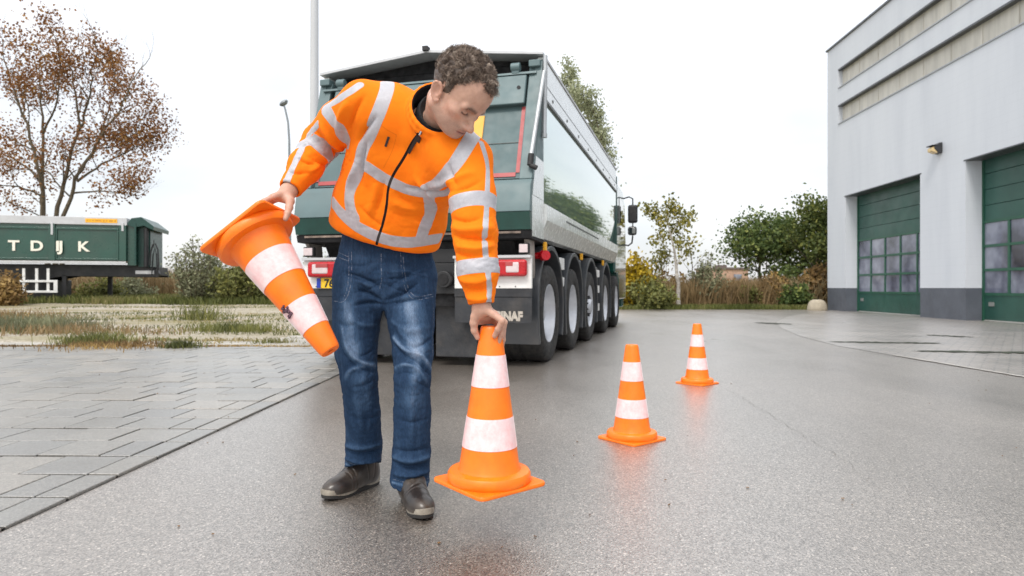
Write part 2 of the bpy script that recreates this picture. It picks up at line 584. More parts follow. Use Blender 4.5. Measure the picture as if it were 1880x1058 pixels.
# small loose stones and bits of leaf litter on tiles and road
m_leaf_l = pm('leaf_litter', (0.16, 0.09, 0.035), 0.7, var=0.5, vs=30)
lr = random.Random(5); mb = MB()
for i in range(80):
    y = 2 + 7 * lr.random() ** 1.5; x = lr.uniform(-1.0 * y, 0.8 * y)
    s = lr.uniform(0.002, 0.007); a = lr.uniform(0, 6.28)
    M = Matrix.Rotation(a, 3, 'Z') @ Matrix.Rotation(lr.uniform(-.5, .5), 3, 'X')
    zz = 0.014 if x < KX(y) else 0.003
    mb.box((x, y, zz + s * .25), (s * 1.6, s, s * .4), M)
o = mb.build('leaf_litter', m_leaf_l); tag(o, kind='stuff', label='bits of dead leaf scattered over the tiles and the wet asphalt', cat='leaf litter')
# ------------------------------------------------------------------ workshop hall (right)
m_clad, n, b = new_mat('hall_cladding')
tcn = n.nodes.new('ShaderNodeTexCoord').outputs['Object']
f = noise(n, 0.9, 8, 0.68, tcn, mapping=(1, 1, 0.16))
cc = ramp(n, f, [(0.25, (0.50, 0.53, 0.575)), (0.5, (0.56, 0.59, 0.63)), (0.75, (0.60, 0.63, 0.665))])
wv = n.nodes.new('ShaderNodeTexWave'); wv.bands_direction = 'Z'; wv.inputs['Scale'].default_value = 1.6
wv.wave_profile = 'SAW'; n.links.new(tcn, wv.inputs['Vector'])
n.links.new(mixc(n, ramp(n, wv.outputs['Fac'], [(0.965, 0.0), (0.99, 0.22)]), cc, (0.30, 0.32, 0.34)), b.inputs['Base Color'])
b.inputs['Roughness'].default_value = 0.55
bump(n, b, noise(n, 90, 2, 0.5, tcn), 0.15, 0.003)
m_plinth = pm('plinth_paint', (0.085, 0.095, 0.115), 0.55, var=0.15, vs=2.0, bmp=0.15, bs=90)
m_coping = pm('coping_metal', (0.10, 0.105, 0.11), 0.4, metal=0.6)
m_translu = pm('translucent_sheet', (0.50, 0.48, 0.42), 0.4, var=0.16, vs=1.4, mapping=(1, 3.5, 0.5))
m_dgreen = pm('door_green', (0.020, 0.075, 0.058), 0.38, var=0.2, vs=1.2)
m_dgreenf = pm('door_frame_green', (0.018, 0.085, 0.052), 0.4)
m_soffit = pm('soffit_dark', (0.03, 0.032, 0.035), 0.6)
m_glassd, n, b = new_mat('hall_glass')
cc = ramp(n, noise(n, 1.2, 4, 0.5), [(0.35, (0.03, 0.035, 0.055)), (0.5, (0.12, 0.13, 0.18)), (0.66, (0.24, 0.26, 0.32))])  # blotchy pane reflections painted into the base colour
n.links.new(cc, b.inputs['Base Color'])
b.inputs['Roughness'].default_value = 0.07; b.inputs['IOR'].default_value = 1.7
bump(n, b, noise(n, 1.5, 2), 0.06, 0.02)

hall = empty('workshop_hall', (11.44, 23.7, 0), -math.atan(0.04), 'light grey industrial hall with two green overhead doors and a dark plinth', 'industrial building')
# local: y runs along the facade (0 = far corner, negative = towards camera), x = into the building, outer face at x = 0
D1 = (-5.75, -1.38); D2 = (-12.1, -7.66); D3 = (-18.5, -14.0)
HT = 9.35; DT = 3.95; PH = 0.80; L0 = -27.0
mb = MB()
def wallbox(y0, y1, z0, z1, x0=0.0, x1=0.40): mb.bb(x0, x1, y0, y1, z0, z1)
B1 = (6.53, 7.16); B2 = (7.78, 8.42); BE = -0.87
wallbox(L0, 0, B2[1], HT)
wallbox(L0, 0, B1[1], B2[0]); wallbox(BE, 0, B2[0], B2[1]); wallbox(BE, 0, B1[0], B1[1])
wallbox(L0, 0, DT, B1[0])
for y0, y1 in ((D1[1], 0), (D2[1], D1[0]), (D3[1], D2[0]), (L0, D3[0])): wallbox(y0, y1, PH, DT)
mb.bb(0.4, 22, -0.4, 0, PH, HT)            # far gable wall
mb.bb(0.4, 22, L0, -0.4, HT - 0.5, HT - 0.1)  # roof slab
mb.build('wall', m_clad, hall)
mb = MB()
for y0, y1 in ((D1[1], 0), (D2[1], D1[0]), (D3[1], D2[0]), (L0, D3[0])): mb.bb(0.004, 0.404, y0, y1, -0.05, PH)
mb.bb(0.404, 22, -0.41, -0.004, -0.05, PH)
mb.each('plinth', m_plinth, hall)
mb = MB(); mb.bb(-0.05, 0.3, L0, 0.05, HT, HT + 0.06); mb.bb(0.3, 22, -0.3, 0.05, HT, HT + 0.06)
mb.build('coping', m_coping, hall)
for z0, z1 in (B1, B2):
    mb = MB(); mb.bb(0.14, 0.20, L0, BE, z0, z1)
    w = mb.build('strip_window', m_translu, hall)
    mb = MB(); mb.bb(-0.02, 0.14, L0, BE, z1 - 0.035, z1 + 0.015); mb.build('lintel_flashing', m_coping, w)
    mb = MB(); mb.bb(-0.03, 0.14, L0, BE, z0 - 0.02, z0 + 0.012); mb.build('sill_flashing', pm('sill_metal', (0.34, 0.36, 0.38), 0.4, metal=0.3), w)
    mb = MB()
    y = BE - 1.2
    while y > L0: mb.bb(0.125, 0.14, y - 0.008, y + 0.008, z0 + 0.012, z1 - 0.035); y -= 1.2
    mb.each('joint_strip', m_translu, w)
def door(y0, y1):
    d = MB()
    x = 0.42
    ztops = [0.02, 0.65]
    d.bb(x, x + 0.05, y0, y1, 0.03, 0.63)
    z = 2.43
    while z < 3.98:
        d.bb(x, x + 0.05, y0, y1, z, min(z + 0.375, 4.05)); z += 0.385
    dd = d.build('overhead_door', m_dgreen, hall, bevel=0.006)
    fr = MB(); wd = (y1 - y0) / 5
    for k in range(6):
        yy = y1 - k * wd
        fr.bb(x - 0.012, x + 0.045, max(y0, yy - 0.035), min(y1, yy + 0.035), 0.63, 2.43)
    for zz in (0.65, 1.235, 1.82, 2.41):
        fr.bb(x - 0.016, x + 0.044, y0, y1, zz - 0.032, zz + 0.032)
    fr.build('window_frame', m_dgreenf, dd)
    for k in range(5):
        for j in range(3):
            g = MB(); g.bb(x + 0.01, x + 0.03, y1 - (k + 1) * wd + 0.036, y1 - k * wd - 0.036, 0.683 + j * 0.585, 0.683 + j * 0.585 + 0.52)
            g.build('window_pane', m_glassd, dd)
    s = MB(); s.bb(x - 0.006, x + 0.05, y0, y1, 0.0, 0.028); s.build('bottom_seal', pm('seal_rubber', (0.35, 0.35, 0.33), 0.6), dd)
    hd = MB(); hd.bb(x - 0.02, x - 0.001, y1 - 0.40, y1 - 0.22, 0.36, 0.46); hd.build('handle', pm('handle_grey', (0.2, 0.21, 0.2), 0.4), dd)
    t = MB(); t.bb(x - 0.03, x + 0.02, y1 - 0.05, y1, 0, 4.0); t.bb(x - 0.03, x + 0.02, y0, y0 + 0.05, 0, 4.0); t.each('door_track', m_dgreenf, dd)
    r = MB(); r.bb(0.0 - 0.012, 0.41, y0 - .06, y1 + .06, DT - 0.03, DT - 0.001) ; r.build('lintel_flashing', m_coping, dd)
for dd_ in (D1, D2, D3): door(*dd_)
# dark interior behind the doors
mb = MB(); mb.bb(0.62, 0.66, L0, -0.5, 0, 6.5); mb.build('inner_wall', m_soffit, hall)

# bulkhead lamp on the hall
m_blk = pm('lamp_housing', (0.03, 0.03, 0.032), 0.45)
m_lens = pm('amber_lens', (0.62, 0.47, 0.24), 0.25, var=0.2, vs=20)
wl = empty('wall_lamp', (11.44 - 0.04 * (23.7 - 17.08), 17.08, 4.44), -math.atan(0.04), 'black bulkhead lamp with cream lens on the grey wall between the two doors', 'wall lamp')
wl.scale = (.85, .85, .85)
mb = MB(); mb.prism([(0.0, 0.17), (-0.10, 0.16), (-0.24, 0.03), (-0.24, -0.01), (-0.14, -0.12), (-0.02, -0.16), (0, -0.14)], -0.15, 0.15, 'y'); mb.build('housing', m_blk, wl, bevel=0.015)
mb = MB(); mb.prism([(-0.12, -0.155), (-0.30, -0.09), (-0.30, 0.02), (-0.20, 0.065)], -0.125, 0.125, 'y'); mb.build('lens', m_lens, wl, bevel=0.02)
mb = MB(); mb.bb(-0.32, -0.05, -0.16, 0.16, 0.07, 0.095); mb.build('hood', m_blk, wl, bevel=0.005)

# round concrete bollard block at the corner of the hall
m_rock = pm('boulder_concrete', (0.38, 0.33, 0.25), 0.85, var=0.2, vs=5, bmp=0.5, bs=25)
mb = MB(); pr = []
for k in range(13):
    a = k / 12 * math.pi / 2; pr.append((0.33 * math.cos(a) ** 0.55 if k < 12 else 0.0005, 0.03 + 0.36 * math.sin(a)))
mb.lathe([(0.31, -0.02)] + pr, 28)
c_ = G(1501, 574)
bo = mb.build('concrete_bollard', m_rock, smooth=True); bo.location = (10.88, 23.3, 0); bo.rotation_euler = (0, 0, 0.3)
tag(bo, 'low rounded tan concrete bollard at the far corner of the grey hall', 'bollard')

# ------------------------------------------------------------------ far brick house
m_brick = pm('house_brick', (0.42, 0.27, 0.20), 0.8, var=0.2, vs=3)
m_roof = pm('house_roof', (0.13, 0.10, 0.09), 0.7, var=0.2)
hs = empty('brick_house', (25.6, 76.0, 0.2), 0.3, 'small far brick house with flat dark roof between the bushes and the dark green trees', 'house')
mb = MB(); mb.bb(-1.6, 2.2, 0, 5, 0, 2.75); mb.build('wall', m_brick, hs)
mb = MB(); mb.bb(-1.75, 2.35, -0.15, 5.15, 2.76, 3.0); mb.bb(-1.0, 0.0, 1, 2, 3.0, 3.3); mb.build('roof', m_roof, hs)
for xx in (0.2,):
    w = MB(); w.bb(xx, xx + 1.1, -0.06, -0.01, 1.2, 2.2).build('window', m_glassd, hs)

# ------------------------------------------------------------------ masts
m_mast = pm('mast_paint', (0.47, 0.48, 0.49), 0.5, var=0.08, vs=2, mapping=(1, 1, 0.2))
Ym = 16.0
pc = W(576.5, 529, Ym)
mb = MB(); mb.cyl((0, 0, 0.0), (0.02, 0, 13.0), 0.112, 0.088, 24); mb.cyl((0, 0, -0.02), (0, 0, 0.9), 0.135, 0.135, 24)
mast = mb.build('mast', m_mast, smooth=True); mast.location = (pc.x, Ym, 0); tag(mast, 'thick pale grey mast behind the left side of the tipper truck', 'mast')
m_lpole = pm('street_lamp_metal', (0.22, 0.24, 0.25), 0.45, metal=0.5)
Yl = 30.0; pl = W(531, 529, Yl)
sl = empty('street_lamp', (pl.x, Yl, 0.0), 0, 'slender street lamp with a small grey head left of the pale mast', 'street lamp')
mb = MB(); mb.tube([(0.03, 0, 0), (0.02, 0, 5), (0, 0, 7.6), (-0.05, 0, 8.4), (-0.17, 0, 8.95), (-0.24, 0, 9.2)], [0.075, 0.06, 0.048, 0.045, 0.042, 0.04], 10); mb.build('pole', m_lpole, sl, smooth=True)
mb = MB(); mb.lathe([(0.001, 0.10), (0.10, 0.085), (0.18, 0.03), (0.19, -0.03), (0.13, -0.10), (0.001, -0.12)], 16, Matrix.Translation((-0.26, 0, 9.30)) @ Matrix.Rotation(rad(-35), 4, 'Y') @ Matrix.Diagonal((1.15, .8, 1, 1))); mb.build('lamp_head', m_lpole, sl, smooth=True)

# ------------------------------------------------------------------ green tipper trailer (left, far)
m_tg = pm('trailer_green', (0.010, 0.062, 0.044), 0.3, var=0.15, vs=1.0, coat=0.5, dirt=0.15)
m_tgd = pm('trailer_dark_green', (0.010, 0.05, 0.04), 0.35, var=0.2)
m_alu = pm('pale_aluminium', (0.52, 0.53, 0.54), 0.4, metal=0.25, var=0.06, dirt=0.15)
m_chas = pm('chassis_black', (0.010, 0.011, 0.013), 0.5, var=0.3, vs=3, dirt=0.12)
m_wht = pm('white_paint', (0.74, 0.74, 0.72), 0.5, var=0.06, dirt=0.25)
m_let = pm('cream_lettering', (0.80, 0.77, 0.66), 0.5, var=0.04)
m_tyre = pm('tyre_rubber', (0.016, 0.016, 0.016), 0.8, var=0.3, vs=12, dirt=0.22, bmp=0.2, bs=40)
m_rim = pm('rim_silver', (0.50, 0.52, 0.56), 0.35, metal=0.35, var=0.1, vs=5, dirt=0.25)
m_orst = pm('orange_sticker', (0.85, 0.42, 0.02), 0.5, var=0.08)
YT = 27.0
tang = math.atan2(0.26, 1.0)
pe = W(232, 529, YT)   # front end of the side panel
tr = empty('tipper_trailer', (pe.x, YT, 0.19), tang, 'dark green tipper semi-trailer with cream letters parked under the brown-leaved tree', 'trailer')
# local: -x to the left along the side, y = away from the camera, z up; side face at y = 0
zt = 3.50; LE = -10.0
mb = MB(); mb.bb(LE, 0, 0.02, 2.5, 1.72, 3.18); mb.build('tipper_body', m_tg, tr)
mb = MB()
for x0, x1 in ((-2.56, -0.28), (-5.45, -2.76), (-8.4, -5.75)):
    for (a, c2, z0, z1) in ((x0, x1, 2.98, 3.06), (x0, x1, 1.76, 1.82), (x0, x0 + .06, 1.82, 2.98), (x1 - .06, x1, 1.82, 2.98)): mb.bb(a, c2, -0.03, 0.018, z0, z1)
mb.bb(-2.76, -2.56, -0.06, 0.016, 1.72, 3.2); mb.bb(-5.75, -5.55, -0.06, 0.016, 1.72, 3.2); mb.bb(-0.26, 0.0, -0.05, 0.016, 1.72, 3.2)
mb.build('body_rib', m_tg, tr, bevel=0.01)
mb = MB(); mb.bb(LE, 0.03, -0.05, 2.5, 3.19, zt); mb.bb(LE, 0.0, -0.06, 0.02, 1.60, 1.70); mb.bb(-2.70, -2.62, -0.09, -0.05, 2.75, 3.25); mb.bb(-0.16, -0.08, -0.09, -0.05, 2.95, 3.3); mb.build('top_rail', m_alu, tr, bevel=0.01)
mb = MB(); mb.bb(-1.48, -0.32, -0.062, -0.052, 3.28, 3.44); mb.build('orange_sign', m_orst, tr)
mb = MB()
r = random.Random(3); x = -1.42
while x < -0.40:
    w = r.uniform(0.03, 0.07); mb.bb(x, x + w, -0.066, -0.063, 3.335, 3.385); x += w + r.choice([0.015, 0.015, 0.06])
mb.build('sign_print', pm('sign_print', (0.45, 0.2, 0.03), 0.6), tr)
# front end of trailer body (right): wall, sloping hood, ladder gear
mb = MB(); mb.bb(0.01, 0.34, 0.1, 2.4, 1.55, 3.28); mb.build('front_wall', m_tg, tr)
mb = MB(); mb.prism([(0.0, 3.22), (0.18, 3.50), (0.55, 3.56), (1.02, 3.18), (1.00, 3.02), (0.65, 3.20), (0.3, 3.12)], 0.0, 2.5, 'y'); mb.build('front_hood', m_tgd, tr, bevel=0.01)
mb = MB(); mb.bb(0.36, 0.82, 0.3, 2.2, 1.5, 3.2); mb.bb(0.3, 0.36, -0.02, 0.04, 1.6, 3.3); mb.build('front_frame', m_tgd, tr)
mb = MB(); mb.cyl((0.70, 0.15, 1.5), (0.70, 0.15, 3.1), 0.09, n=12); mb.build('tipping_ram', m_chas, tr, smooth=True)
mb = MB()
mb.tube([(0.85, 0.1, 1.55), (0.88, 0.1, 2.1), (0.96, 0.1, 2.42), (1.06, 0.1, 2.47), (1.16, 0.1, 2.2), (1.18, 0.1, 1.6), (1.10, 0.1, 1.25)], 0.032, 8)
mb.tube([(0.90, 0.2, 1.2), (0.95, 0.2, 2.0), (1.02, 0.2, 2.3), (1.08, 0.2, 2.0), (1.10, 0.2, 1.3)], 0.025, 8); mb.tube([(1.0, 0.1, 2.3), (1.0, 0.1, 2.62)], 0.02, 6)
mb.build('air_hose', m_chas, tr, smooth=True)
mb = MB(); mb.prism([(LE, 1.58), (0.5, 1.58), (1.1, 1.34), (1.15, 1.22), (1.1, 1.08), (-2.4, 1.10), (-3.2, 0.94), (LE, 0.94)], 0.35, 0.55, 'y'); mb.prism([(LE, 1.58), (0.5, 1.58), (1.1, 1.3), (1.1, 1.08), (-2.4, 1.10), (-3.2, 0.94), (LE, 0.94)], 1.95, 2.15, 'y')
mb.bb(-2.3, 1.09, 0.5, 2.0, 1.15, 1.5); mb.build('chassis', m_chas, tr)
mb = MB(); mb.bb(0.25, 0.95, 0.32, 0.348, 1.2, 1.34); mb.build('maker_plate', m_alu, tr)
for yy in (0.35, 1.9):
    for xx in ((-2.38,) if yy < 1 else (-1.20,)):
        l = MB(); l.bb(xx - 0.08, xx + 0.08, yy, yy + 0.16, 0.0, 1.15); l.bb(xx - 0.17, xx + 0.17, yy - 0.08, yy + 0.24, -0.03, 0.07); l.build('support_leg', m_chas, tr, bevel=0.01)
mb = MB(); mb.bb(-3.82, -2.50, 0.02, 0.06, 0.84, 0.93); mb.bb(-3.82, -2.50, 0.02, 0.06, 0.42, 0.51); mb.bb(-2.64, -2.50, 0.018, 0.058, 0.51, 0.84)
for xx in (-3.7, -3.25, -2.85): mb.bb(xx - .05, xx + .05, 0.065, 0.12, 0.45, 1.4)
mb.build('side_guard', m_wht, tr, bevel=0.008)
mb = MB(); mb.bb(-3.95, -2.75, 0.3, 2.2, 0.12, 0.95); mb.build('spare_carrier', m_chas, tr, bevel=0.05)
def wheel_parts(parent, x, y, r=0.52, w=0.30, axis='y', rimd=0.6, sgn=-1, name='wheel', deep=0.16):
    """tyre and rim; outer face towards sgn*axis"""
    R_ = Matrix.Rotation(rad(90) * (1 if sgn < 0 else -1), 4, 'X') if axis == 'y' else Matrix.Rotation(rad(90) * sgn, 4, 'Y')
    M = Matrix.Translation((x, y, r)) @ R_
    t = MB()
    pr = [(r * .60, -w), (r * .80, -w + .01), (r * .93, -w * .97), (r * .985, -w * .86), (r, -w * .72)]
    for g in (0.3, 0.5, 0.7):
        z = -w * g; pr += [(r, z - .012), (r * .985, z - .010), (r * .985, z + .010), (r, z + .012)] if False else []
    pr += [(r, -w * .62), (r * .984, -w * .61), (r * .984, -w * .57), (r, -w * .56), (r, -w * .42), (r * .984, -w * .41), (r * .984, -w * .37), (r, -w * .36)]
    pr += [(r, -.045), (r * .988, -.022), (r * .955, -.006), (r * .90, .004), (r * .80, .010), (r * .70, .004), (r * .63, -.006), (r * .60, -.02), (r * .585, -.05)]
    t.lathe(pr, 56, M)
    wh = t.build(name, m_tyre, parent, smooth=True)
    q = MB(); q.lathe([(r * .60, -.030), (r * .605, -.012), (r * .585, -.010), (r * .56, -.03), (r * .54, -deep * .75), (r * .50, -deep), (r * .36, -deep - .01), (r * .33, -deep + .012), (r * .22, -deep + .015), (r * .20, -deep + .05), (r * .16, -deep + .075), (r * .001, -deep + .08)], 48, M)
    q.build('rim', m_rim, wh, smooth=True)
    q = MB()
    for k in range(10):
        a = 2 * math.pi * k / 10; p = M @ Vector((r * .275 * math.cos(a), r * .275 * math.sin(a), -deep + .01)); p2 = M @ Vector((r * .275 * math.cos(a), r * .275 * math.sin(a), -deep + .045))
        q.cyl(p, p2, .017, .014, 6)
    q.build('wheel_nuts', m_chas, wh)
    return wh
for xx in (-6.6, -7.95, -9.3): wheel_parts(tr, xx, 0.05, 0.5, 0.36)
def lxp(px):
    r_ = (px - 940) / FPX
    return (r_ * YT - pe.x) / (math.cos(tang) - r_ * math.sin(tang))
for ch_, lx in (('T', 25.5), ('D', 67.5), ('IJ', 110.0), ('K', 153.0)):
    cu = bpy.data.curves.new('letter', 'FONT'); cu.body = ch_; cu.size = 0.56; cu.extrude = 0.008; cu.align_x = 'CENTER'; cu.offset = 0.016
    if ch_ == 'IJ': cu.space_character = 0.88
    to = bpy.data.objects.new('tmp', cu); COL.objects.link(to)
    bpy.context.view_layer.update()
    me = bpy.data.meshes.new_from_object(to.evaluated_get(bpy.context.evaluated_depsgraph_get()))
    bpy.data.objects.remove(to)
    me.materials.clear(); me.materials.append(m_let)
    o = bpy.data.objects.new('letter', me); link(o, tr)
    o.rotation_euler = (rad(90), 0, 0); o.location = (lxp(lx), -0.012 if ch_ != 'IJ' else -0.062, 2.11); o.scale = (1.12, 1, 1)

# ------------------------------------------------------------------ tipper truck (centre)
m_rear = pm('truck_rear_green', (0.098, 0.152, 0.158), 0.45, var=0.10, vs=3, dirt=0.12, bmp=0.05)
m_rear2 = pm('truck_gate_green', (0.072, 0.12, 0.125), 0.5, var=0.10, vs=3, dirt=0.12)
m_side, n, b = new_mat('truck_side_gloss')
b.inputs['Base Color'].default_value = (0.40, 0.54, 0.48, 1); b.inputs['Metallic'].default_value = 0.55
b.inputs['Roughness'].default_value = 0.045; b.inputs['IOR'].default_value = 2.4
b.inputs['Coat Weight'].default_value = 1.0; b.inputs['Coat Roughness'].default_value = 0.02; b.inputs['Coat IOR'].default_value = 1.8
bump(n, b, math_(n, 'ADD', noise(n, 1.1, 2, 0.5, mapping=(1, 1, 0.15)), math_(n, 'MULTIPLY', noise(n, 5.0, 2, 0.5, mapping=(1, 1, 0.05)), 0.35)), 0.10, 0.02)
m_band = pm('rail_silver', (0.68, 0.71, 0.70), 0.25, metal=0.12, var=0.05, coat=0.4)
m_line = pm('trim_dark', (0.06, 0.065, 0.06), 0.4)
m_red = pm('reflective_red', (0.36, 0.055, 0.055), 0.4, var=0.1)
m_redl = pm('lamp_red', (0.42, 0.004, 0.010), 0.28, var=0.2, vs=14, coat=0.15)
m_clr = pm('lamp_clear', (0.60, 0.50, 0.50), 0.15, var=0.1, vs=25, coat=0.8)
m_yel = pm('yellow_board', (0.80, 0.37, 0.045), 0.5, var=0.05)
m_np = pm('number_plate_yellow', (0.80, 0.50, 0.02), 0.4, var=0.05)
m_blue = pm('plate_blue', (0.01, 0.04, 0.35), 0.4)
m_blk2 = pm('rubber_black', (0.012, 0.012, 0.013), 0.6, var=0.3, dirt=0.10)
m_flap = pm('mudflap_rubber', (0.022, 0.024, 0.028), 0.6, var=0.35, vs=5, dirt=0.28, bmp=0.2)
m_fend = pm('fender_plastic', (0.040, 0.045, 0.052), 0.35, var=0.15, vs=4, dirt=0.25)
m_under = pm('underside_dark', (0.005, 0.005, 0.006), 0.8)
m_gal = pm('galvanised', (0.42, 0.44, 0.45), 0.4, metal=0.5, var=0.15)
tk = empty('tipper_truck', (0.193, 6.27, 0), -rad(15.33), 'dark green five-axle tipper truck parked behind the man in the orange jacket', 'truck')
WID = -2.545
def tq(z): return max(0.0, (z - 1.85) * 0.36)
# side panels: right one seen, left one mirrored
for x0, nm in ((0.0, 'side_panel'), (WID, 'side_panel')):
    s = 1 if x0 == 0 else -1
    zz_ = [1.70 + 1.06 * i / 24 for i in range(25)]; xi = [x0 - s * 0.075 * (max(0, 2.50 - z) / .8) ** 2 for z in zz_]
    mb = MB(); mb.prism(list(zip(xi, zz_)) + [(x0 - s * .09, 2.76), (x0 - s * .09, 1.70)], 0.50, 7.25, 'y'); mb.build(nm, m_side, tk, smooth=True)
    mb = MB(); mb.prism([(0.16, 2.10), (0.495, 2.10), (0.495, 3.16), (0.44, 3.12)], x0 - s * .07, x0 + s * .002, 'x'); mb.build('gate_side_frame', m_rear, tk)
    mb = MB(); mb.prism([(0.02, 1.70), (0.495, 1.70), (0.495, 2.097), (0.155, 2.097)], x0 - s * .07, x0 + s * .004, 'x'); mb.prism([(0.0, 1.30), (0.495, 1.30), (0.495, 1.695), (0.0, 1.695)], x0 - s * .07, x0 + s * .004, 'x')
    mb.build('gate_side_plate', m_band, tk)
    mb = MB(); mb.prism([(x0 - s * .05, 1.695), (x0 + s * .035, 1.66), (x0 + s * .035, 1.50), (x0 - s * .03, 1.32), (x0 - s * .10, 1.30), (x0 - s * .10, 1.695)], 0.50, 7.25, 'y'); mb.build('lower_rail', m_band, tk)
    mb = MB(); mb.prism([(x0 + s * .036, 1.58), (x0 + s * .038, 1.58), (x0 + s * .038, 1.60), (x0 + s * .036, 1.60)], 1.6, 4.4, 'y'); mb.build('rail_groove', m_line, tk)
    # upper rail, with two dark lines, then the pale cover side
    mb = MB(); mb.bb(x0 - s * .06, x0 + s * .012, 0.50, 7.25, 2.765, 2.90); mb.bb(x0 - s * .06, x0 + s * .0, 0.50, 7.25, 2.925, 3.185); mb.build('upper_rail', m_band, tk)
    mb = MB(); mb.bb(x0 - s * .05, x0 + s * .006, 0.505, 7.24, 2.90, 2.925); mb.bb(x0 - s * .05, x0 + s * .022, 0.505, 7.24, 2.735, 2.764); mb.each('rail_seam', m_line, tk)
mb = MB()
for k in range(8): mb.bb(0.001, 0.018, 0.9 + 0.85 * k, 0.93 + 0.85 * k, 2.82, 2.85)
mb.each('rail_bolts', m_chas, tk)
# body floor, front wall
mb = MB(); mb.bb(WID + .07, -.07, 0.45, 7.2, 1.33, 1.5); mb.bb(WID + .07, -.07, 7.12, 7.24, 1.33, 3.15); mb.build('body_floor', m_under, tk)
# roll-over cover: gable, dark underneath
mb = MB(); mb.prism([(0.012, 3.19), (0.012, 3.215), (-1.272, 3.355), (-2.557, 3.215), (-2.557, 3.19), (-1.272, 3.328)], 0.42, 7.3, 'y'); mb.build('roof_cover', m_alu, tk)
mb = MB(); mb.prism([(-0.03, 3.185), (-1.272, 3.322), (-2.51, 3.185)], 0.66, 0.70, 'y'); mb.bb(WID + .07, -.07, 0.66, 0.70, 2.6, 3.18); mb.build('gap_shade_sheet', m_under, tk)  # near-black sheet standing in for the shade in the opening above the gate
mb = MB(); mb.bb(-1.30, -1.24, 0.38, 0.46, 3.34, 3.385); mb.build('ridge_catch', m_blk2, tk)
# tail gate
def slope_box(mbx, x0, x1, z0, z1, t0, t1):
    """box on the leaning gate plane, from depth t0 to t1 behind it (negative = towards the camera)"""
    V = []
    for x in (x0, x1):
        for z in (z0, z1):
            for t in (t0, t1): V.append((x, tq(z) + t, z))
    mbx.add(V, [(0, 1, 3, 2), (4, 6, 7, 5), (0, 4, 5, 1), (2, 3, 7, 6), (0, 2, 6, 4), (1, 5, 7, 3)])
mb = MB(); slope_box(mb, WID + .14, -.14, 1.87, 2.66, 0.06, 0.10); tg = mb.build('tail_gate', m_rear2, tk)
mb = MB(); slope_box(mb, WID + .185, -.185, 2.25, 2.255, 0.052, 0.0601); mb.build('gate_seam', m_line, tg)
mb = MB(); slope_box(mb, WID, WID + .135, 1.85, 3.10, 0.0, 0.12); slope_box(mb, -.135, 0, 1.85, 3.10, 0.0, 0.12); mb.each('gate_post', m_rear, tg, bevel=0.012)
mb = MB(); slope_box(mb, WID + .20, -.15, 2.66, 2.99, -0.02, 0.12); mb.build('gate_beam', m_rear, tg, bevel=0.015)
mb = MB(); slope_box(mb, WID + .05, -.05, 2.992, 3.015, -0.03, 0.10); mb.build('beam_cap', m_rear, tg)
mb = MB(); slope_box(mb, WID + .142, WID + .185, 1.93, 2.64, 0.050, 0.061); slope_box(mb, -.185, -.142, 1.93, 2.64, 0.050, 0.061); slope_box(mb, WID + .186, -.186, 1.89, 1.932, 0.050, 0.061); mb.each('red_marking', m_red, tg)
mb = MB(); slope_box(mb, -.86, -.575, 2.30, 2.57, 0.045, 0.058); mb.build('yellow_board', m_yel, tg)
mb = MB()
for xx in (WID + .30, -.22): mb.cyl((xx, tq(2.84) - 0.03, 2.84), (xx, tq(2.84), 2.84), 0.02, n=8)
mb.each('beam_bolt', m_blk2, tg)
mb = MB()
for xx in (WID + .07, -.07): mb.bb(xx - .06, xx + .06, 0.38, 0.50, 3.06, 3.13); mb.cyl((xx - .2 * (1 if xx > -1 else -1) - .05, 0.40, 3.07), (xx - .2 * (1 if xx > -1 else -1) + .05, 0.40, 3.07), 0.045, n=12); mb.bb(xx - .2 * (1 if xx > -1 else -1) - .04, xx - .2 * (1 if xx > -1 else -1) + .04, 0.38, 0.46, 3.0, 3.08)
mb.each('gate_hinge', m_rear, tg, bevel=0.01)
mb = MB(); mb.cyl((-.015, 0.02, 2.08), (0.03, tq(3.0) - .02, 3.0), 0.022, n=10); mb.build('gas_spring', m_gal, tg, smooth=True)
mb = MB(); mb.cyl((-.02, 0.0, 1.98), (-.014, 0.02, 2.09), 0.03, n=10); mb.cyl((-.02, 0.0, 1.98), (0.045, 0.0, 1.95), 0.025, n=10); mb.build('spring_foot', m_blk2, tg, smooth=True)
mb = MB(); mb.cyl((0.03, 0.40, 2.35), (0.03, 0.45, 3.18), 0.024, n=12); mb.cyl((0.028, 0.40, 2.33), (0.03, 0.40, 2.37), 0.031, n=12); mb.build('cover_arm', m_gal, tk, smooth=True)
# apron / chute below the gate
mb = MB(); mb.prism([(0.0, 1.85), (-0.055, 1.79), (-0.10, 1.53), (0.12, 1.53), (0.12, 1.85)], WID, 0.0, 'x'); mb.build('chute_apron', m_rear, tk, bevel=0.006)
mb = MB(); mb.prism([(-0.10, 1.526), (-0.06, 1.36), (0.12, 1.36), (0.12, 1.526)], WID, 0.0, 'x'); mb.build('chute_lip', m_tgd, tk)
mb = MB(); mb.prism([(-0.05, 1.355), (-0.03, 1.28), (0.5, 1.26), (0.5, 1.355)], WID, 0.0, 'x'); mb.build('chute_edge', m_under, tk)
mb = MB(); mb.bb(WID + .1, -.1, -0.055, -0.045, 1.325, 1.345); mb.build('edge_trim', pm('worn_steel', (0.20, 0.15, 0.12), 0.6, var=0.6, vs=12), tk)
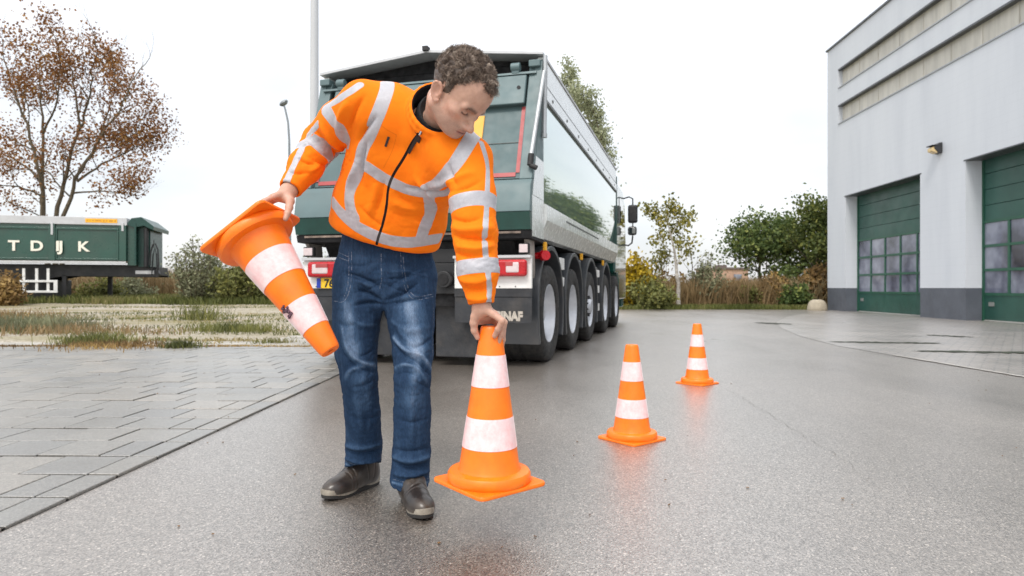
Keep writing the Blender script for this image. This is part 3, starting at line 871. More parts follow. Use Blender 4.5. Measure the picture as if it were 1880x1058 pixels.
# underframe, dark masses
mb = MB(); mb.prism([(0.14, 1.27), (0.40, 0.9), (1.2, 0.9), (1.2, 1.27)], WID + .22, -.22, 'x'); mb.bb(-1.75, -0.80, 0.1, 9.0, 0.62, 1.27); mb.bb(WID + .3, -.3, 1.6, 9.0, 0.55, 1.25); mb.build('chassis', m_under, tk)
mb = MB(); mb.prism([(0.04, 1.27), (0.30, 1.27), (0.34, 0.98), (0.30, 0.9)], -.09, -.05, 'x'); mb.prism([(0.04, 1.27), (0.30, 1.27), (0.34, 0.98), (0.30, 0.9)], WID + .05, WID + .09, 'x'); mb.each('chute_bracket', pm('bracket_dusty', (0.33, 0.30, 0.27), 0.6, var=0.2), tk)
# bumper boards
for s, x0, x1 in ((1, -0.80, -0.01), (-1, -2.50, -1.72)):
    mb = MB(); mb.bb(x0, x1, 0.02, 0.06, 0.795, 1.115); bm_ = mb.build('bumper_board', m_wht, tk, bevel=0.006)
    mb = MB(); mb.bb(x0, x1, 0.00, 0.05, 1.095, 1.125) if False else mb.bb(x0, x1, -0.025, 0.018, 1.092, 1.118); mb.build('board_lip', m_alu, bm_)
    xa, xb = (x0 + .16, x1 - .035) if s > 0 else (x0 + .08, x1 - .16)
    mb = MB(); mb.bb(xa, xb, -0.055, 0.018, 0.912, 1.075); tl = mb.build('tail_light', m_redl, bm_, bevel=0.03, seg=4)
    cx0, cx1 = (xb - .205, xb - .07) if s > 0 else (xa + .06, xa + .25)
    mb = MB(); mb.bb(cx0, cx1, -0.062, -0.03, 0.945, 1.05); mb.build('clear_lens', m_clr, tl, bevel=0.025, seg=4)
    mb = MB(); mb.bb(cx0 + (.0 if s > 0 else .05), cx1 - (.06 if s > 0 else 0), -0.064, -0.055, 1.01, 1.052); mb.build('reflector', m_red, tl, bevel=0.004)
    mb = MB(); mb.bb(x0, x1, 0.022, 0.058, 0.715, 0.792); mb.build('lower_board', m_flap, bm_)
    mb = MB(); mb.bb(x0, x1, 0.03, 0.045, 0.455, 0.712); fl = mb.build('mud_flap', m_flap, tk, bevel=0.004)
    mb = MB(); mb.bb((x1 - .13) if s > 0 else (x0 + .0), (x1 - .02) if s > 0 else (x0 + .13), 0.0, 0.05, 1.13, 1.235); rl = mb.build('work_light', m_blk2, tk, bevel=0.015)
    mb = MB(); mb.bb((x1 - .118) if s > 0 else (x0 + .012), (x1 - .032) if s > 0 else (x0 + .118), -0.012, 0.0, 1.142, 1.223); mb.build('lens', m_clr, rl, bevel=0.01)
    mb = MB()
    for k in range(4): mb.cyl((x0 + .15 + .16 * k, 0.012, 0.815), (x0 + .15 + .16 * k, 0.02, 0.815), 0.006, n=6)
    mb.each('rivets', m_chas, bm_)
def text_mesh(txt, size, mat, parent, loc, rot=(rad(90), 0, 0), sx=1.0, off=0.0, ex=0.002, name='lettering', sp=1.0):
    cu = bpy.data.curves.new('t', 'FONT'); cu.body = txt; cu.size = size; cu.extrude = ex; cu.offset = off; cu.space_character = sp
    to = bpy.data.objects.new('tmp', cu); COL.objects.link(to); bpy.context.view_layer.update()
    me = bpy.data.meshes.new_from_object(to.evaluated_get(bpy.context.evaluated_depsgraph_get())); bpy.data.objects.remove(to)
    me.materials.clear(); me.materials.append(mat)
    o = bpy.data.objects.new(name, me); link(o, parent); o.rotation_euler = rot; o.location = loc; o.scale = (sx, 1, 1)
    return o
m_fltx = pm('worn_lettering', (0.42, 0.38, 0.33), 0.7, var=0.35, vs=25)
text_mesh('GINAF', 0.120, m_fltx, tk, (-0.395, 0.027, 0.485), sx=0.84, off=0.007)
mb = MB(); mb.bb(-2.33, -1.95, 0.0, 0.018, 0.797, 0.905); npl = mb.build('number_plate', m_np, tk, bevel=0.003)
mb = MB(); mb.bb(-2.33, -2.285, -0.006, -0.0005, 0.80, 0.902); mb.build('blue_strip', m_blue, npl)
text_mesh('76', 0.115, pm('plate_black', (0.01, 0.01, 0.01), 0.4), npl, (-2.245, -0.002, 0.812), off=0.003)
# centre: coupling, big rubber flap
mb = MB(); mb.bb(-1.10, -.70, 0.05, 0.35, 0.74, 1.05); mb.bb(-1.3, -.5, 0.08, 0.2, 1.05, 1.2); mb.cyl((-.90, -0.03, .885), (-.90, .06, .885), .085, n=20); cp = mb.build('coupling', m_chas, tk, bevel=0.01)
mb = MB(); mb.cyl((-.90, -0.04, .885), (-.90, -0.031, .885), .055, n=20); mb.build('coupling_eye', m_under, cp)
mb = MB(); mb.bb(-1.08, -0.625, 0.22, 0.24, 0.09, 0.745); mb.build('mud_flap', m_flap, tk, bevel=0.01)
mb = MB(); mb.bb(-2.0, -1.55, 0.22, 0.24, 0.09, 0.745); mb.build('mud_flap', m_flap, tk, bevel=0.01)
# wheels, both sides
WT = (0.90, 2.36, 3.86, 5.70, 7.45)
for i, t in enumerate(WT):
    wheel_parts(tk, -0.01, t, 0.525, 0.33 if i in (2, 3, 4) else 0.62, 'x', sgn=1, deep=0.15 if i != 2 else 0.06)
    wheel_parts(tk, WID + 0.01, t, 0.525, 0.33 if i in (2, 3, 4) else 0.62, 'x', sgn=-1, deep=0.15)
    mb = MB(); mb.cyl((-0.3, t, .525), (WID + .3, t, .525), 0.09, n=10); mb.build('axle', m_under, tk)
for x0, s in ((0.01, 1), (WID - 0.01, -1)):
    for i, t in enumerate(WT[:4]):
        a0, a1 = -28, 208
        prof = []; k = 22; R0, R1 = 0.625, 0.672
        outer = []; inner = []
        for j in range(k + 1):
            a = rad(a0 + (a1 - a0) * j / k)
            sq = 1.0 / max(abs(math.cos(a)), abs(math.sin(a))) ** 0.18
            outer.append((t + R1 * math.cos(a) * sq, 0.56 + R1 * math.sin(a) * 1.04)); inner.append((t + R0 * math.cos(a) * sq, 0.56 + R0 * math.sin(a) * 1.04))
        mb = MB()
        n_ = k + 1; xa, xb = x0, x0 - s * 0.55
        V = [(xx, p[0], p[1]) for xx in (xa, xb) for p in outer + inner]
        F = []
        for j in range(k):
            F += [(j, j + 1, n_ + j + 1, n_ + j), (2 * n_ + j, 3 * n_ + j, 3 * n_ + j + 1, 2 * n_ + j + 1), (j, 2 * n_ + j, 2 * n_ + j + 1, j + 1), (n_ + j, n_ + j + 1, 3 * n_ + j + 1, 3 * n_ + j)]
        mb.add(V, F); mb.build('fender', m_fend, tk, bevel=0.008)
mb = MB(); mb.cyl((0.02, 0.40, 1.13), (0.06, 0.35, 1.13), 0.055, 0.05, n=20); mb.cyl((-.06, 0.42, 1.13), (0.02, 0.40, 1.13), 0.035, n=10); mb.build('side_marker', m_redl, tk, smooth=True)
for k, t in enumerate((0.55, 2.9, 5.2)):
    mb = MB(); mb.bb(-.02, 0.015, t, t + .06, 1.19, 1.28); mb.build('amber_marker', m_orst, tk, bevel=0.006)
mb = MB()
for t, z0, z1 in ((1.62, 1.02, 1.16), (1.62, 0.82, 0.93), (4.78, .98, 1.1), (4.78, .72, .84), (4.78, .42, .54)): mb.bb(-.06, -.02, t - .14, t + .14, z0, z1)
mb.each('marker_plate', m_wht, tk, bevel=0.006)
mb = MB(); mb.bb(-.5, -.05, 2.9, 3.2, 0.45, 1.2); mb.bb(-.5, -.05, 4.6, 4.95, 0.35, 1.15); mb.bb(-.5, -.08, 6.35, 6.75, 0.35, 1.2); mb.each('side_tank', m_fend, tk, bevel=0.03)
# cab
m_cabg = pm('cab_green', (0.012, 0.075, 0.060), 0.18, coat=1.0, var=0.1)
m_cglass, n, b = new_mat('cab_glass')
b.inputs['Base Color'].default_value = (0.02, 0.028, 0.03, 1); b.inputs['Roughness'].default_value = 0.03; b.inputs['IOR'].default_value = 2.2
b.inputs['Coat Weight'].default_value = 1.0; b.inputs['Coat Roughness'].default_value = 0.02
mb = MB(); mb.prism([(7.42, 1.12), (7.42, 2.86), (7.75, 3.02), (8.9, 3.0), (9.35, 2.75), (9.62, 1.9), (9.66, 0.55), (8.15, 0.55), (8.05, 1.0), (7.9, 1.12)], WID + .03, -.03, 'x'); cab = mb.build('cab', m_cabg, tk, bevel=0.04)
mb = MB(); mb.prism([(8.15, 1.95), (8.15, 2.75), (9.15, 2.72), (9.40, 1.85)], -.032, -.022, 'x'); mb.prism([(8.15, 1.95), (8.15, 2.75), (9.15, 2.72), (9.40, 1.85)], WID + .022, WID + .032, 'x'); mb.build('side_window', m_cglass, cab)
mb = MB(); mb.prism([(9.37, 2.70), (9.62, 1.95), (9.66, 1.95), (9.41, 2.72)], WID + .2, -.2, 'x'); mb.build('windscreen', m_cglass, cab)
mb = MB(); mb.prism([(7.28, 1.5), (7.40, 1.5), (7.40, 3.1), (7.28, 3.05)], WID + .05, 0.01, 'x'); mb.build('air_intake', m_tgd, cab, bevel=0.02)
mb = MB(); mb.bb(WID + .1, -.1, 9.62, 9.80, 0.35, 0.85); mb.build('front_bumper', m_cabg, cab, bevel=0.04)
for s, x0 in ((1, -0.03), (-1, WID + .03)):
    mb = MB(); mb.tube([(x0, 9.1, 2.86), (x0 + s * .12, 9.15, 2.90), (x0 + s * .2, 9.2, 2.86), (x0 + s * .2, 9.2, 2.72)], 0.016, 8); mb.tube([(x0, 9.15, 1.80), (x0 + s * .1, 9.18, 1.78), (x0 + s * .18, 9.2, 1.84), (x0 + s * .2, 9.2, 2.0)], 0.018, 8); mb.tube([(x0 + s * .2, 9.2, 1.98), (x0 + s * .2, 9.2, 2.75)], 0.014, 8)
    br_ = mb.build('mirror_bracket', m_blk2, cab, smooth=True)
    mb = MB(); mb.bb(x0 + s * .09, x0 + s * .31, 9.15, 9.27, 2.30, 2.72); mb.build('mirror', m_blk2, br_, bevel=0.05, seg=4)
    mb = MB(); mb.bb(x0 + s * .09, x0 + s * .29, 9.14, 9.26, 2.02, 2.22); mb.build('mirror', m_blk2, br_, bevel=0.05, seg=4)
    mb = MB(); mb.bb(x0 + s * .11, x0 + s * .27, 9.125, 9.139, 2.05, 2.19); mb.build('mirror_glass', m_cglass, br_, bevel=0.02)

# ------------------------------------------------------------------ traffic cones
m_cone, n, b = new_mat('cone_orange')
f = noise(n, 14, 6, 0.65)
cc = ramp(n, f, [(0.3, (0.90, 0.165, 0.004)), (0.7, (1.0, 0.215, 0.006))])
d = ramp(n, noise(n, 35, 8, 0.75), [(0.60, 0.0), (0.80, 0.45)])
n.links.new(mixc(n, d, cc, (0.45, 0.12, 0.02)), b.inputs['Base Color'])
b.inputs['Roughness'].default_value = 0.42
b.inputs['Subsurface Weight'].default_value = 0.15; b.inputs['Subsurface Radius'].default_value = (0.02, 0.006, 0.001)
bump(n, b, noise(n, 70, 3), 0.05, 0.003)
m_cband, n, b = new_mat('cone_reflective_band')
f = noise(n, 26, 8, 0.75)
cc = ramp(n, f, [(0.25, (0.84, 0.42, 0.42)), (0.5, (0.86, 0.59, 0.59)), (0.75, (0.86, 0.74, 0.74))])  # pink mottling in the colour stands in for the retroreflected glow
d = ramp(n, noise(n, 9, 9, 0.8), [(0.66, 0.0), (0.76, 0.5)])
n.links.new(mixc(n, d, cc, (0.40, 0.33, 0.33)), b.inputs['Base Color'])
b.inputs['Roughness'].default_value = 0.3
b.inputs['Sheen Weight'].default_value = 0.9; b.inputs['Sheen Roughness'].default_value = 0.25; b.inputs['Sheen Tint'].default_value = (0.95, 0.97, 1, 1)
m_cin = pm('cone_inside', (0.55, 0.09, 0.01), 0.7)
m_scuff = pm('scuff_dark', (0.10, 0.05, 0.07), 0.7, var=0.7, vs=120)

def cone_r(z):
    return 0.098 + (0.033 - 0.098) * (z - 0.04) / 0.46
def make_cone():
    root = empty('traffic_cone')
    mb = MB(); mb.lathe([(0.120, 0.008), (0.128, 0.010), (0.132, 0.016), (0.132, 0.036), (0.127, 0.044), (0.115, 0.047), (cone_r(0.047) + .003, 0.048), (cone_r(.055), 0.056)] + [(cone_r(z), z) for z in (0.10, 0.122, 0.2, 0.218, 0.30, 0.312, 0.40, 0.414, 0.49)] + [(0.0325, 0.496), (0.030, 0.500), (0.011, 0.500), (0.010, 0.496), (0.028, 0.492), (0.030, 0.40), (0.088, 0.05), (0.118, 0.02), (0.120, 0.0085)], 64)
    body = mb.build('cone_body', m_cone, root, smooth=True)
    # square base plate with chamfered corners and rounded edges
    a = 0.132; c = 0.022; pts = []
    for (sx, sy) in ((1, 1), (-1, 1), (-1, -1), (1, -1)):
        ctr = Vector((sx * (a - c), sy * (a - c)))
        a0 = math.atan2(sy, sx) - math.pi / 4
        for k in range(5):
            t = a0 + k / 4 * math.pi / 2; pts.append(ctr + Vector((c * math.cos(t), c * math.sin(t))))
    mb = MB(); n_ = len(pts)
    V = [(p.x * q, p.y * q, z) for q, z in ((0.99, 0.0), (1.0, 0.002), (1.0, 0.009), (0.99, 0.0115)) for p in pts]
    ring = 64
    V += [(0.12 * math.cos(2 * math.pi * k / n_), 0.12 * math.sin(2 * math.pi * k / n_), 0.013) for k in range(n_)] + [(0.10 * math.cos(2 * math.pi * k / n_), 0.10 * math.sin(2 * math.pi * k / n_), 0.002) for k in range(n_)]
    # rotate rings so indices match: first pt angle
    ang0 = math.atan2(pts[0].y, pts[0].x)
    for k in range(n_):
        an = math.atan2(pts[k].y, pts[k].x)
        V[4 * n_ + k] = (0.122 * math.cos(an), 0.122 * math.sin(an), 0.0125); V[5 * n_ + k] = (0.10 * math.cos(an), 0.10 * math.sin(an), 0.001)
    F = []
    for r_ in range(4):
        for k in range(n_): F.append((r_ * n_ + k, r_ * n_ + (k + 1) % n_, (r_ + 1) * n_ + (k + 1) % n_, (r_ + 1) * n_ + k))
    for k in range(n_): F.append((5 * n_ + k, 5 * n_ + (k + 1) % n_, (k + 1) % n_, k)); F.append((4 * n_ + k, 4 * n_ + (k + 1) % n_, 5 * n_ + (k + 1) % n_, 5 * n_ + k))
    mb.add(V, F); mb.build('base_plate', m_cone, root, smooth=True)
    for z0, z1 in ((0.122, 0.216), (0.312, 0.410)):
        mb = MB(); mb.lathe([(cone_r(z0) + .0003, z0 - .0004), (cone_r(z0) + .0016, z0), (cone_r((z0 + z1) / 2) + .0016, (z0 + z1) / 2), (cone_r(z1) + .0016, z1), (cone_r(z1) + .0003, z1 + .0004)], 64)
        mb.build('reflective_band', m_cband, root, smooth=True)
    return root
c1 = make_cone()
cones = [c1] + [copy_tree(c1) for _ in range(3)]
def set_cone(o, loc, rot, label):
    o.location = loc; o.rotation_euler = rot; tag(o, label, 'traffic cone', 'orange traffic cones with two white bands')
CA = W(898, 887, 2.08)
set_cone(cones[0], CA, (0.02, 0.0, rad(40)), 'upright orange and white cone the man holds by its top above the asphalt')
g2 = G(1160, 806); set_cone(cones[1], (g2[0], g2[1], 0.0), (0, 0, rad(38)), 'nearer of the two cones standing on the wet road beside the truck')
g3 = G(1280, 704); set_cone(cones[2], (g3[0], g3[1], 0.0), (0, 0, rad(41)), 'farther of the two cones standing on the wet road')
bc = W(462, 427, 2.205)
tp = W(605, 642, 2.105)
ax = (tp - bc).normalized()
q = ax.to_track_quat('Z', 'Y')
ROLL = rad(-12)
mat_ = q.to_matrix() @ Matrix.Rotation(ROLL, 3, 'Z')
set_cone(cones[3], bc, mat_.to_euler(), 'scuffed orange and white cone hanging upside down from the hand at the left')
mb = MB(); rs = random.Random(2)
for k in range(26):
    z = 0.318 + rs.uniform(-.016, .024); an = rad(205) + rs.uniform(-.22, .22) - ROLL * 0; r0 = cone_r(z) + .003
    s = rs.uniform(.003, .008)
    mb.box((r0 * math.cos(an), r0 * math.sin(an), z), (s, s * 1.4, s), Matrix.Rotation(an, 3, 'Z'))
mb.build('scuff_mark', m_scuff, cones[3])
# ------------------------------------------------------------------ implicit surfaces
class Field:
    def __init__(s, lo, hi, h):
        s.lo = np.array(lo, float); s.h = h
        s.n = np.ceil((np.array(hi) - s.lo) / h).astype(int) + 1
        s.F = np.full(s.n, 0.3, dtype=np.float32)

    def _sub(s, lo, hi):
        a = np.clip(np.floor((np.array(lo) - s.lo) / s.h).astype(int), 0, s.n)
        b = np.clip(np.ceil((np.array(hi) - s.lo) / s.h).astype(int) + 1, 0, s.n)
        g = [(s.lo[i] + s.h * np.arange(a[i], b[i])).astype(np.float32) for i in range(3)]
        return (slice(a[0], b[0]), slice(a[1], b[1]), slice(a[2], b[2])), g[0][:, None, None], g[1][None, :, None], g[2][None, None, :]

    def comb(s, sl, d, k, sub=False):
        A = s.F[sl]
        if A.size == 0: return
        if sub:
            d = -d
            if k > 0:
                hh = np.maximum(k - np.abs(A - d), 0) / k; s.F[sl] = np.maximum(A, d) + hh * hh * k * 0.25
            else: s.F[sl] = np.maximum(A, d)
        else:
            if k > 0:
                hh = np.maximum(k - np.abs(A - d), 0) / k; s.F[sl] = np.minimum(A, d) - hh * hh * k * 0.25
            else: s.F[sl] = np.minimum(A, d)

    def ell(s, c, r, R=None, k=0.01, sub=False):
        """ellipsoid: centre, radii, rotation (rows = local axes)"""
        c = np.array(c, float); r = np.array(r, float)
        m = r.max() + k + 2 * s.h
        sl, x, y, z = s._sub(c - m, c + m)
        x = x - c[0]; y = y - c[1]; z = z - c[2]
        if R is None: p = (x, y, z)
        else: p = tuple(R[i][0] * x + R[i][1] * y + R[i][2] * z for i in range(3))
        k0 = np.sqrt((p[0] / r[0]) ** 2 + (p[1] / r[1]) ** 2 + (p[2] / r[2]) ** 2)
        k1 = np.sqrt((p[0] / r[0] ** 2) ** 2 + (p[1] / r[1] ** 2) ** 2 + (p[2] / r[2] ** 2) ** 2) + 1e-6
        s.comb(sl, (k0 * (k0 - 1) / k1).astype(np.float32), k, sub)

    def cap(s, a, b, r0, r1, k=0.01, sub=False):
        a = np.array(a, float); b = np.array(b, float)
        m = max(r0, r1) + k + 2 * s.h
        sl, x, y, z = s._sub(np.minimum(a, b) - m, np.maximum(a, b) + m)
        ab = b - a; L2 = max(float(ab @ ab), 1e-9)
        x = x - a[0]; y = y - a[1]; z = z - a[2]
        t = np.clip((x * ab[0] + y * ab[1] + z * ab[2]) / L2, 0, 1)
        d = np.sqrt((x - t * ab[0]) ** 2 + (y - t * ab[1]) ** 2 + (z - t * ab[2]) ** 2) - (r0 + (r1 - r0) * t)
        s.comb(sl, d.astype(np.float32), k, sub)

    def chain(s, pts, rs, k=0.01, kk=None, sub=False):
        for i in range(len(pts) - 1):
            s.cap(pts[i], pts[i + 1], rs[i], rs[i + 1], kk if kk is not None else k, sub)

    def eseg(s, a, b, ra, rb, u, k=0.02, u2=None):
        """elliptical tube; ra, rb = (radius along u, radius across)"""
        a = np.array(a, float); b = np.array(b, float); u = np.array(u, float)
        m = max(*ra, *rb) + k + 2 * s.h
        sl, x, y, z = s._sub(np.minimum(a, b) - m, np.maximum(a, b) + m)
        ab = b - a; L = np.linalg.norm(ab); w = ab / L
        def frame(uu):
            uu = uu - w * (uu @ w); uu /= np.linalg.norm(uu); return uu, np.cross(w, uu)
        u0, v0 = frame(u); u1, v1 = frame(np.array(u2, float)) if u2 is not None else (u0, v0)
        x = x - a[0]; y = y - a[1]; z = z - a[2]
        q = x * w[0] + y * w[1] + z * w[2]
        t = np.clip(q / L, 0, 1)
        qw = q - t * L
        pu = (x * u0[0] + y * u0[1] + z * u0[2]) * (1 - t) + (x * u1[0] + y * u1[1] + z * u1[2]) * t
        pv = (x * v0[0] + y * v0[1] + z * v0[2]) * (1 - t) + (x * v1[0] + y * v1[1] + z * v1[2]) * t
        ru = ra[0] + (rb[0] - ra[0]) * t; rv = ra[1] + (rb[1] - ra[1]) * t; rw = np.minimum(ru, rv)
        k0 = np.sqrt((pu / ru) ** 2 + (pv / rv) ** 2 + (qw / rw) ** 2)
        k1 = np.sqrt((pu / ru ** 2) ** 2 + (pv / rv ** 2) ** 2 + (qw / rw ** 2) ** 2) + 1e-6
        s.comb(sl, (k0 * (k0 - 1) / k1).astype(np.float32), k)

    def plane(s, p, nrm, k=0.0, lo=None, hi=None):
        """remove everything on the side the normal points to (inside the box)"""
        lo = s.lo if lo is None else lo; hi = s.lo + s.h * s.n if hi is None else hi
        sl, x, y, z = s._sub(lo, hi)
        nrm = np.array(nrm, float) / np.linalg.norm(nrm)
        d = (x - p[0]) * nrm[0] + (y - p[1]) * nrm[1] + (z - p[2]) * nrm[2]
        d = np.broadcast_to(d, s.F[sl].shape)
        s.comb(sl, (-d).astype(np.float32), k, True)

    def mesh(s):
        """naive surface nets"""
        F = s.F; S = F < 0
        nx, ny, nz = F.shape
        acc_id = []; acc_p = []; quads = []
        for ax in range(3):
            s0 = [slice(None)] * 3; s1 = [slice(None)] * 3
            s0[ax] = slice(0, -1); s1[ax] = slice(1, None)
            X = S[tuple(s0)] != S[tuple(s1)]
            idx = np.argwhere(X)
            o1, o2 = [(1, 2), (2, 0), (0, 1)][ax]
            ok = (idx[:, o1] > 0) & (idx[:, o2] > 0) & (idx[:, o1] < F.shape[o1] - 1) & (idx[:, o2] < F.shape[o2] - 1)
            idx = idx[ok]
            j = idx.copy(); j[:, ax] += 1
            f0 = F[idx[:, 0], idx[:, 1], idx[:, 2]]; f1 = F[j[:, 0], j[:, 1], j[:, 2]]
            t = f0 / (f0 - f1)
            P = idx.astype(float); P[:, ax] += t
            cells = []
            for (a, b2) in ((-1, -1), (0, -1), (0, 0), (-1, 0)):
                cc = idx.copy(); cc[:, o1] += a; cc[:, o2] += b2
                cells.append((cc[:, 0] * ny + cc[:, 1]) * nz + cc[:, 2])
            for c_ in cells: acc_id.append(c_); acc_p.append(P)
            Q = np.stack(cells, 1)
            fl = f0 > 0
            Q[fl] = Q[fl][:, ::-1]
            quads.append(Q)
        ids = np.concatenate(acc_id); P = np.concatenate(acc_p)
        u, inv = np.unique(ids, return_inverse=True)
        cnt = np.bincount(inv)
        V = np.stack([np.bincount(inv, P[:, i]) / cnt for i in range(3)], 1) * s.h + s.lo
        Q = np.searchsorted(u, np.concatenate(quads))
        return V, Q.astype(np.int32)


def vnormals(V, Q):
    n = np.cross(V[Q[:, 2]] - V[Q[:, 0]], V[Q[:, 3]] - V[Q[:, 1]])
    out = np.zeros_like(V)
    for i in range(4):
        for k in range(3): out[:, k] += np.bincount(Q[:, i], n[:, k], len(V))
    return out / (np.linalg.norm(out, axis=1, keepdims=True) + 1e-12)


def relax(V, Q, it=1, w=0.5):
    for _ in range(it):
        A = np.zeros_like(V); c = np.zeros(len(V))
        for i in range(4):
            j = (i + 1) % 4
            for a, b2 in ((Q[:, i], Q[:, j]), (Q[:, j], Q[:, i])):
                for k in range(3): A[:, k] += np.bincount(a, V[b2][:, k], len(V))
                c += np.bincount(a, None, len(V))
        V = V * (1 - w) + w * A / c[:, None]
    return V


def seg_dist(V, pts):
    """distance of every vertex to a 3D polyline, and arc position 0..1"""
    pts = np.asarray(pts, float)
    best = np.full(len(V), 9.0); arc = np.zeros(len(V))
    L = np.r_[0, np.cumsum(np.linalg.norm(np.diff(pts, axis=0), axis=1))]
    lo = pts.min(0) - 0.09; hi = pts.max(0) + 0.09
    m = np.all((V > lo) & (V < hi), axis=1)
    P = V[m]; bb_ = np.full(len(P), 9.0); aa = np.zeros(len(P))
    for i in range(len(pts) - 1):
        a, b2 = pts[i], pts[i + 1]; ab = b2 - a; l2 = max(ab @ ab, 1e-12)
        t = np.clip(((P - a) @ ab) / l2, 0, 1)
        d = np.linalg.norm(P - a - t[:, None] * ab, axis=1)
        w = d < bb_
        bb_[w] = d[w]; aa[w] = (L[i] + t[w] * (L[i + 1] - L[i])) / max(L[-1], 1e-9)
    best[m] = bb_; arc[m] = aa
    return best, arc


def surf_line(bvh, pix, step=6.0):
    """polyline lying on a surface, given through photo pixels"""
    out = []
    o = Vector((0, 0, H))
    if len(pix) > 2:      # round the corners of the line
        q = [np.array(a, float) for a in pix]
        for _ in range(2):
            r_ = [q[0]]
            for i in range(len(q) - 1): r_ += [q[i] * .75 + q[i + 1] * .25, q[i] * .25 + q[i + 1] * .75]
            q = r_ + [q[-1]]
        pix = q
    for i in range(len(pix) - 1):
        a, b2 = np.array(pix[i], float), np.array(pix[i + 1], float)
        k = max(1, int(np.linalg.norm(b2 - a) / step))
        for j in range(k + (1 if i == len(pix) - 2 else 0)):
            p = a + (b2 - a) * j / k
            d = Vector(((p[0] - 940) / FPX, 1, (529 - p[1]) / FPX)).normalized()
            h = bvh.ray_cast(o, d)
            if h[0] is not None: out.append(np.array(h[0]))
    return out


def bvh_of(V, Q):
    return BVHTree.FromPolygons([tuple(v) for v in V.tolist()], Q.tolist())


def w3(px, py, Y): return np.array(W(px, py, Y))


# ------------------------------------------------------------------ the man
man = empty('person', (-0.50, 2.45, 0.0), 0, 'man in orange hi-vis jacket and jeans bending forward with a traffic cone in each hand', 'person')
MO = np.array([-0.50, 2.45, 0.0])

# joints
S_R = w3(668, 192, 2.22); E_R = w3(590, 262, 2.42); W_R = w3(529, 352, 2.26)
S_L = w3(862, 294, 2.12); E_L = w3(872, 430, 2.06); W_L = w3(884, 566, 2.04)
HR = w3(656, 505, 2.53); HL = w3(752, 508, 2.50)
KR = w3(663, 700, 2.48); KL = w3(758, 700, 2.40)
AR = w3(668, 866, 2.62); AL = w3(752, 893, 2.44)
NB = w3(786, 232, 2.20)
PEL = w3(706, 500, 2.53)

# head frame
HC = np.array([-0.1710, 2.020, 1.397])
HX = np.array([-0.4735, -0.8718, -0.1254])   # his right
HY = np.array([0.6503, -0.2500, -0.7174])    # forward (face)
HZ = np.array([0.5940, -0.4213, 0.6853])     # crown
_q = Matrix.Identity(3)
def rot_axis(v, a, ang):
    return np.array(Matrix.Rotation(ang, 3, Vector(a)) @ Vector(v))
TW, TP, TRL = rad(0), rad(0), rad(7)
for _a, _g in ((HZ.copy(), TW), (HX.copy(), TP), (np.array([0, 1.0, 0]), TRL)):
    HX, HY, HZ = (rot_axis(v, _a, _g) for v in (HX, HY, HZ))
HS = 1.03
def hd(x, y, z):
    if y > 0 and z < 0: z *= 1 - 0.13 * min(1, y / .06)
    if y > 0.05: y = 0.05 + (y - 0.05) * 0.93
    return HC + HS * (x * HX + y * HY + z * HZ)
RH = np.stack([HX, HY, HZ])
def el(F, c, r, k=0.01, sub=False, R=None): F.ell(hd(*c), np.array(r) * HS, RH if R is None else R @ RH, k, sub)
def cp_(F, a, b2, r0, r1, k=0.01, sub=False): F.cap(hd(*a), hd(*b2), r0 * HS, r1 * HS, k, sub)

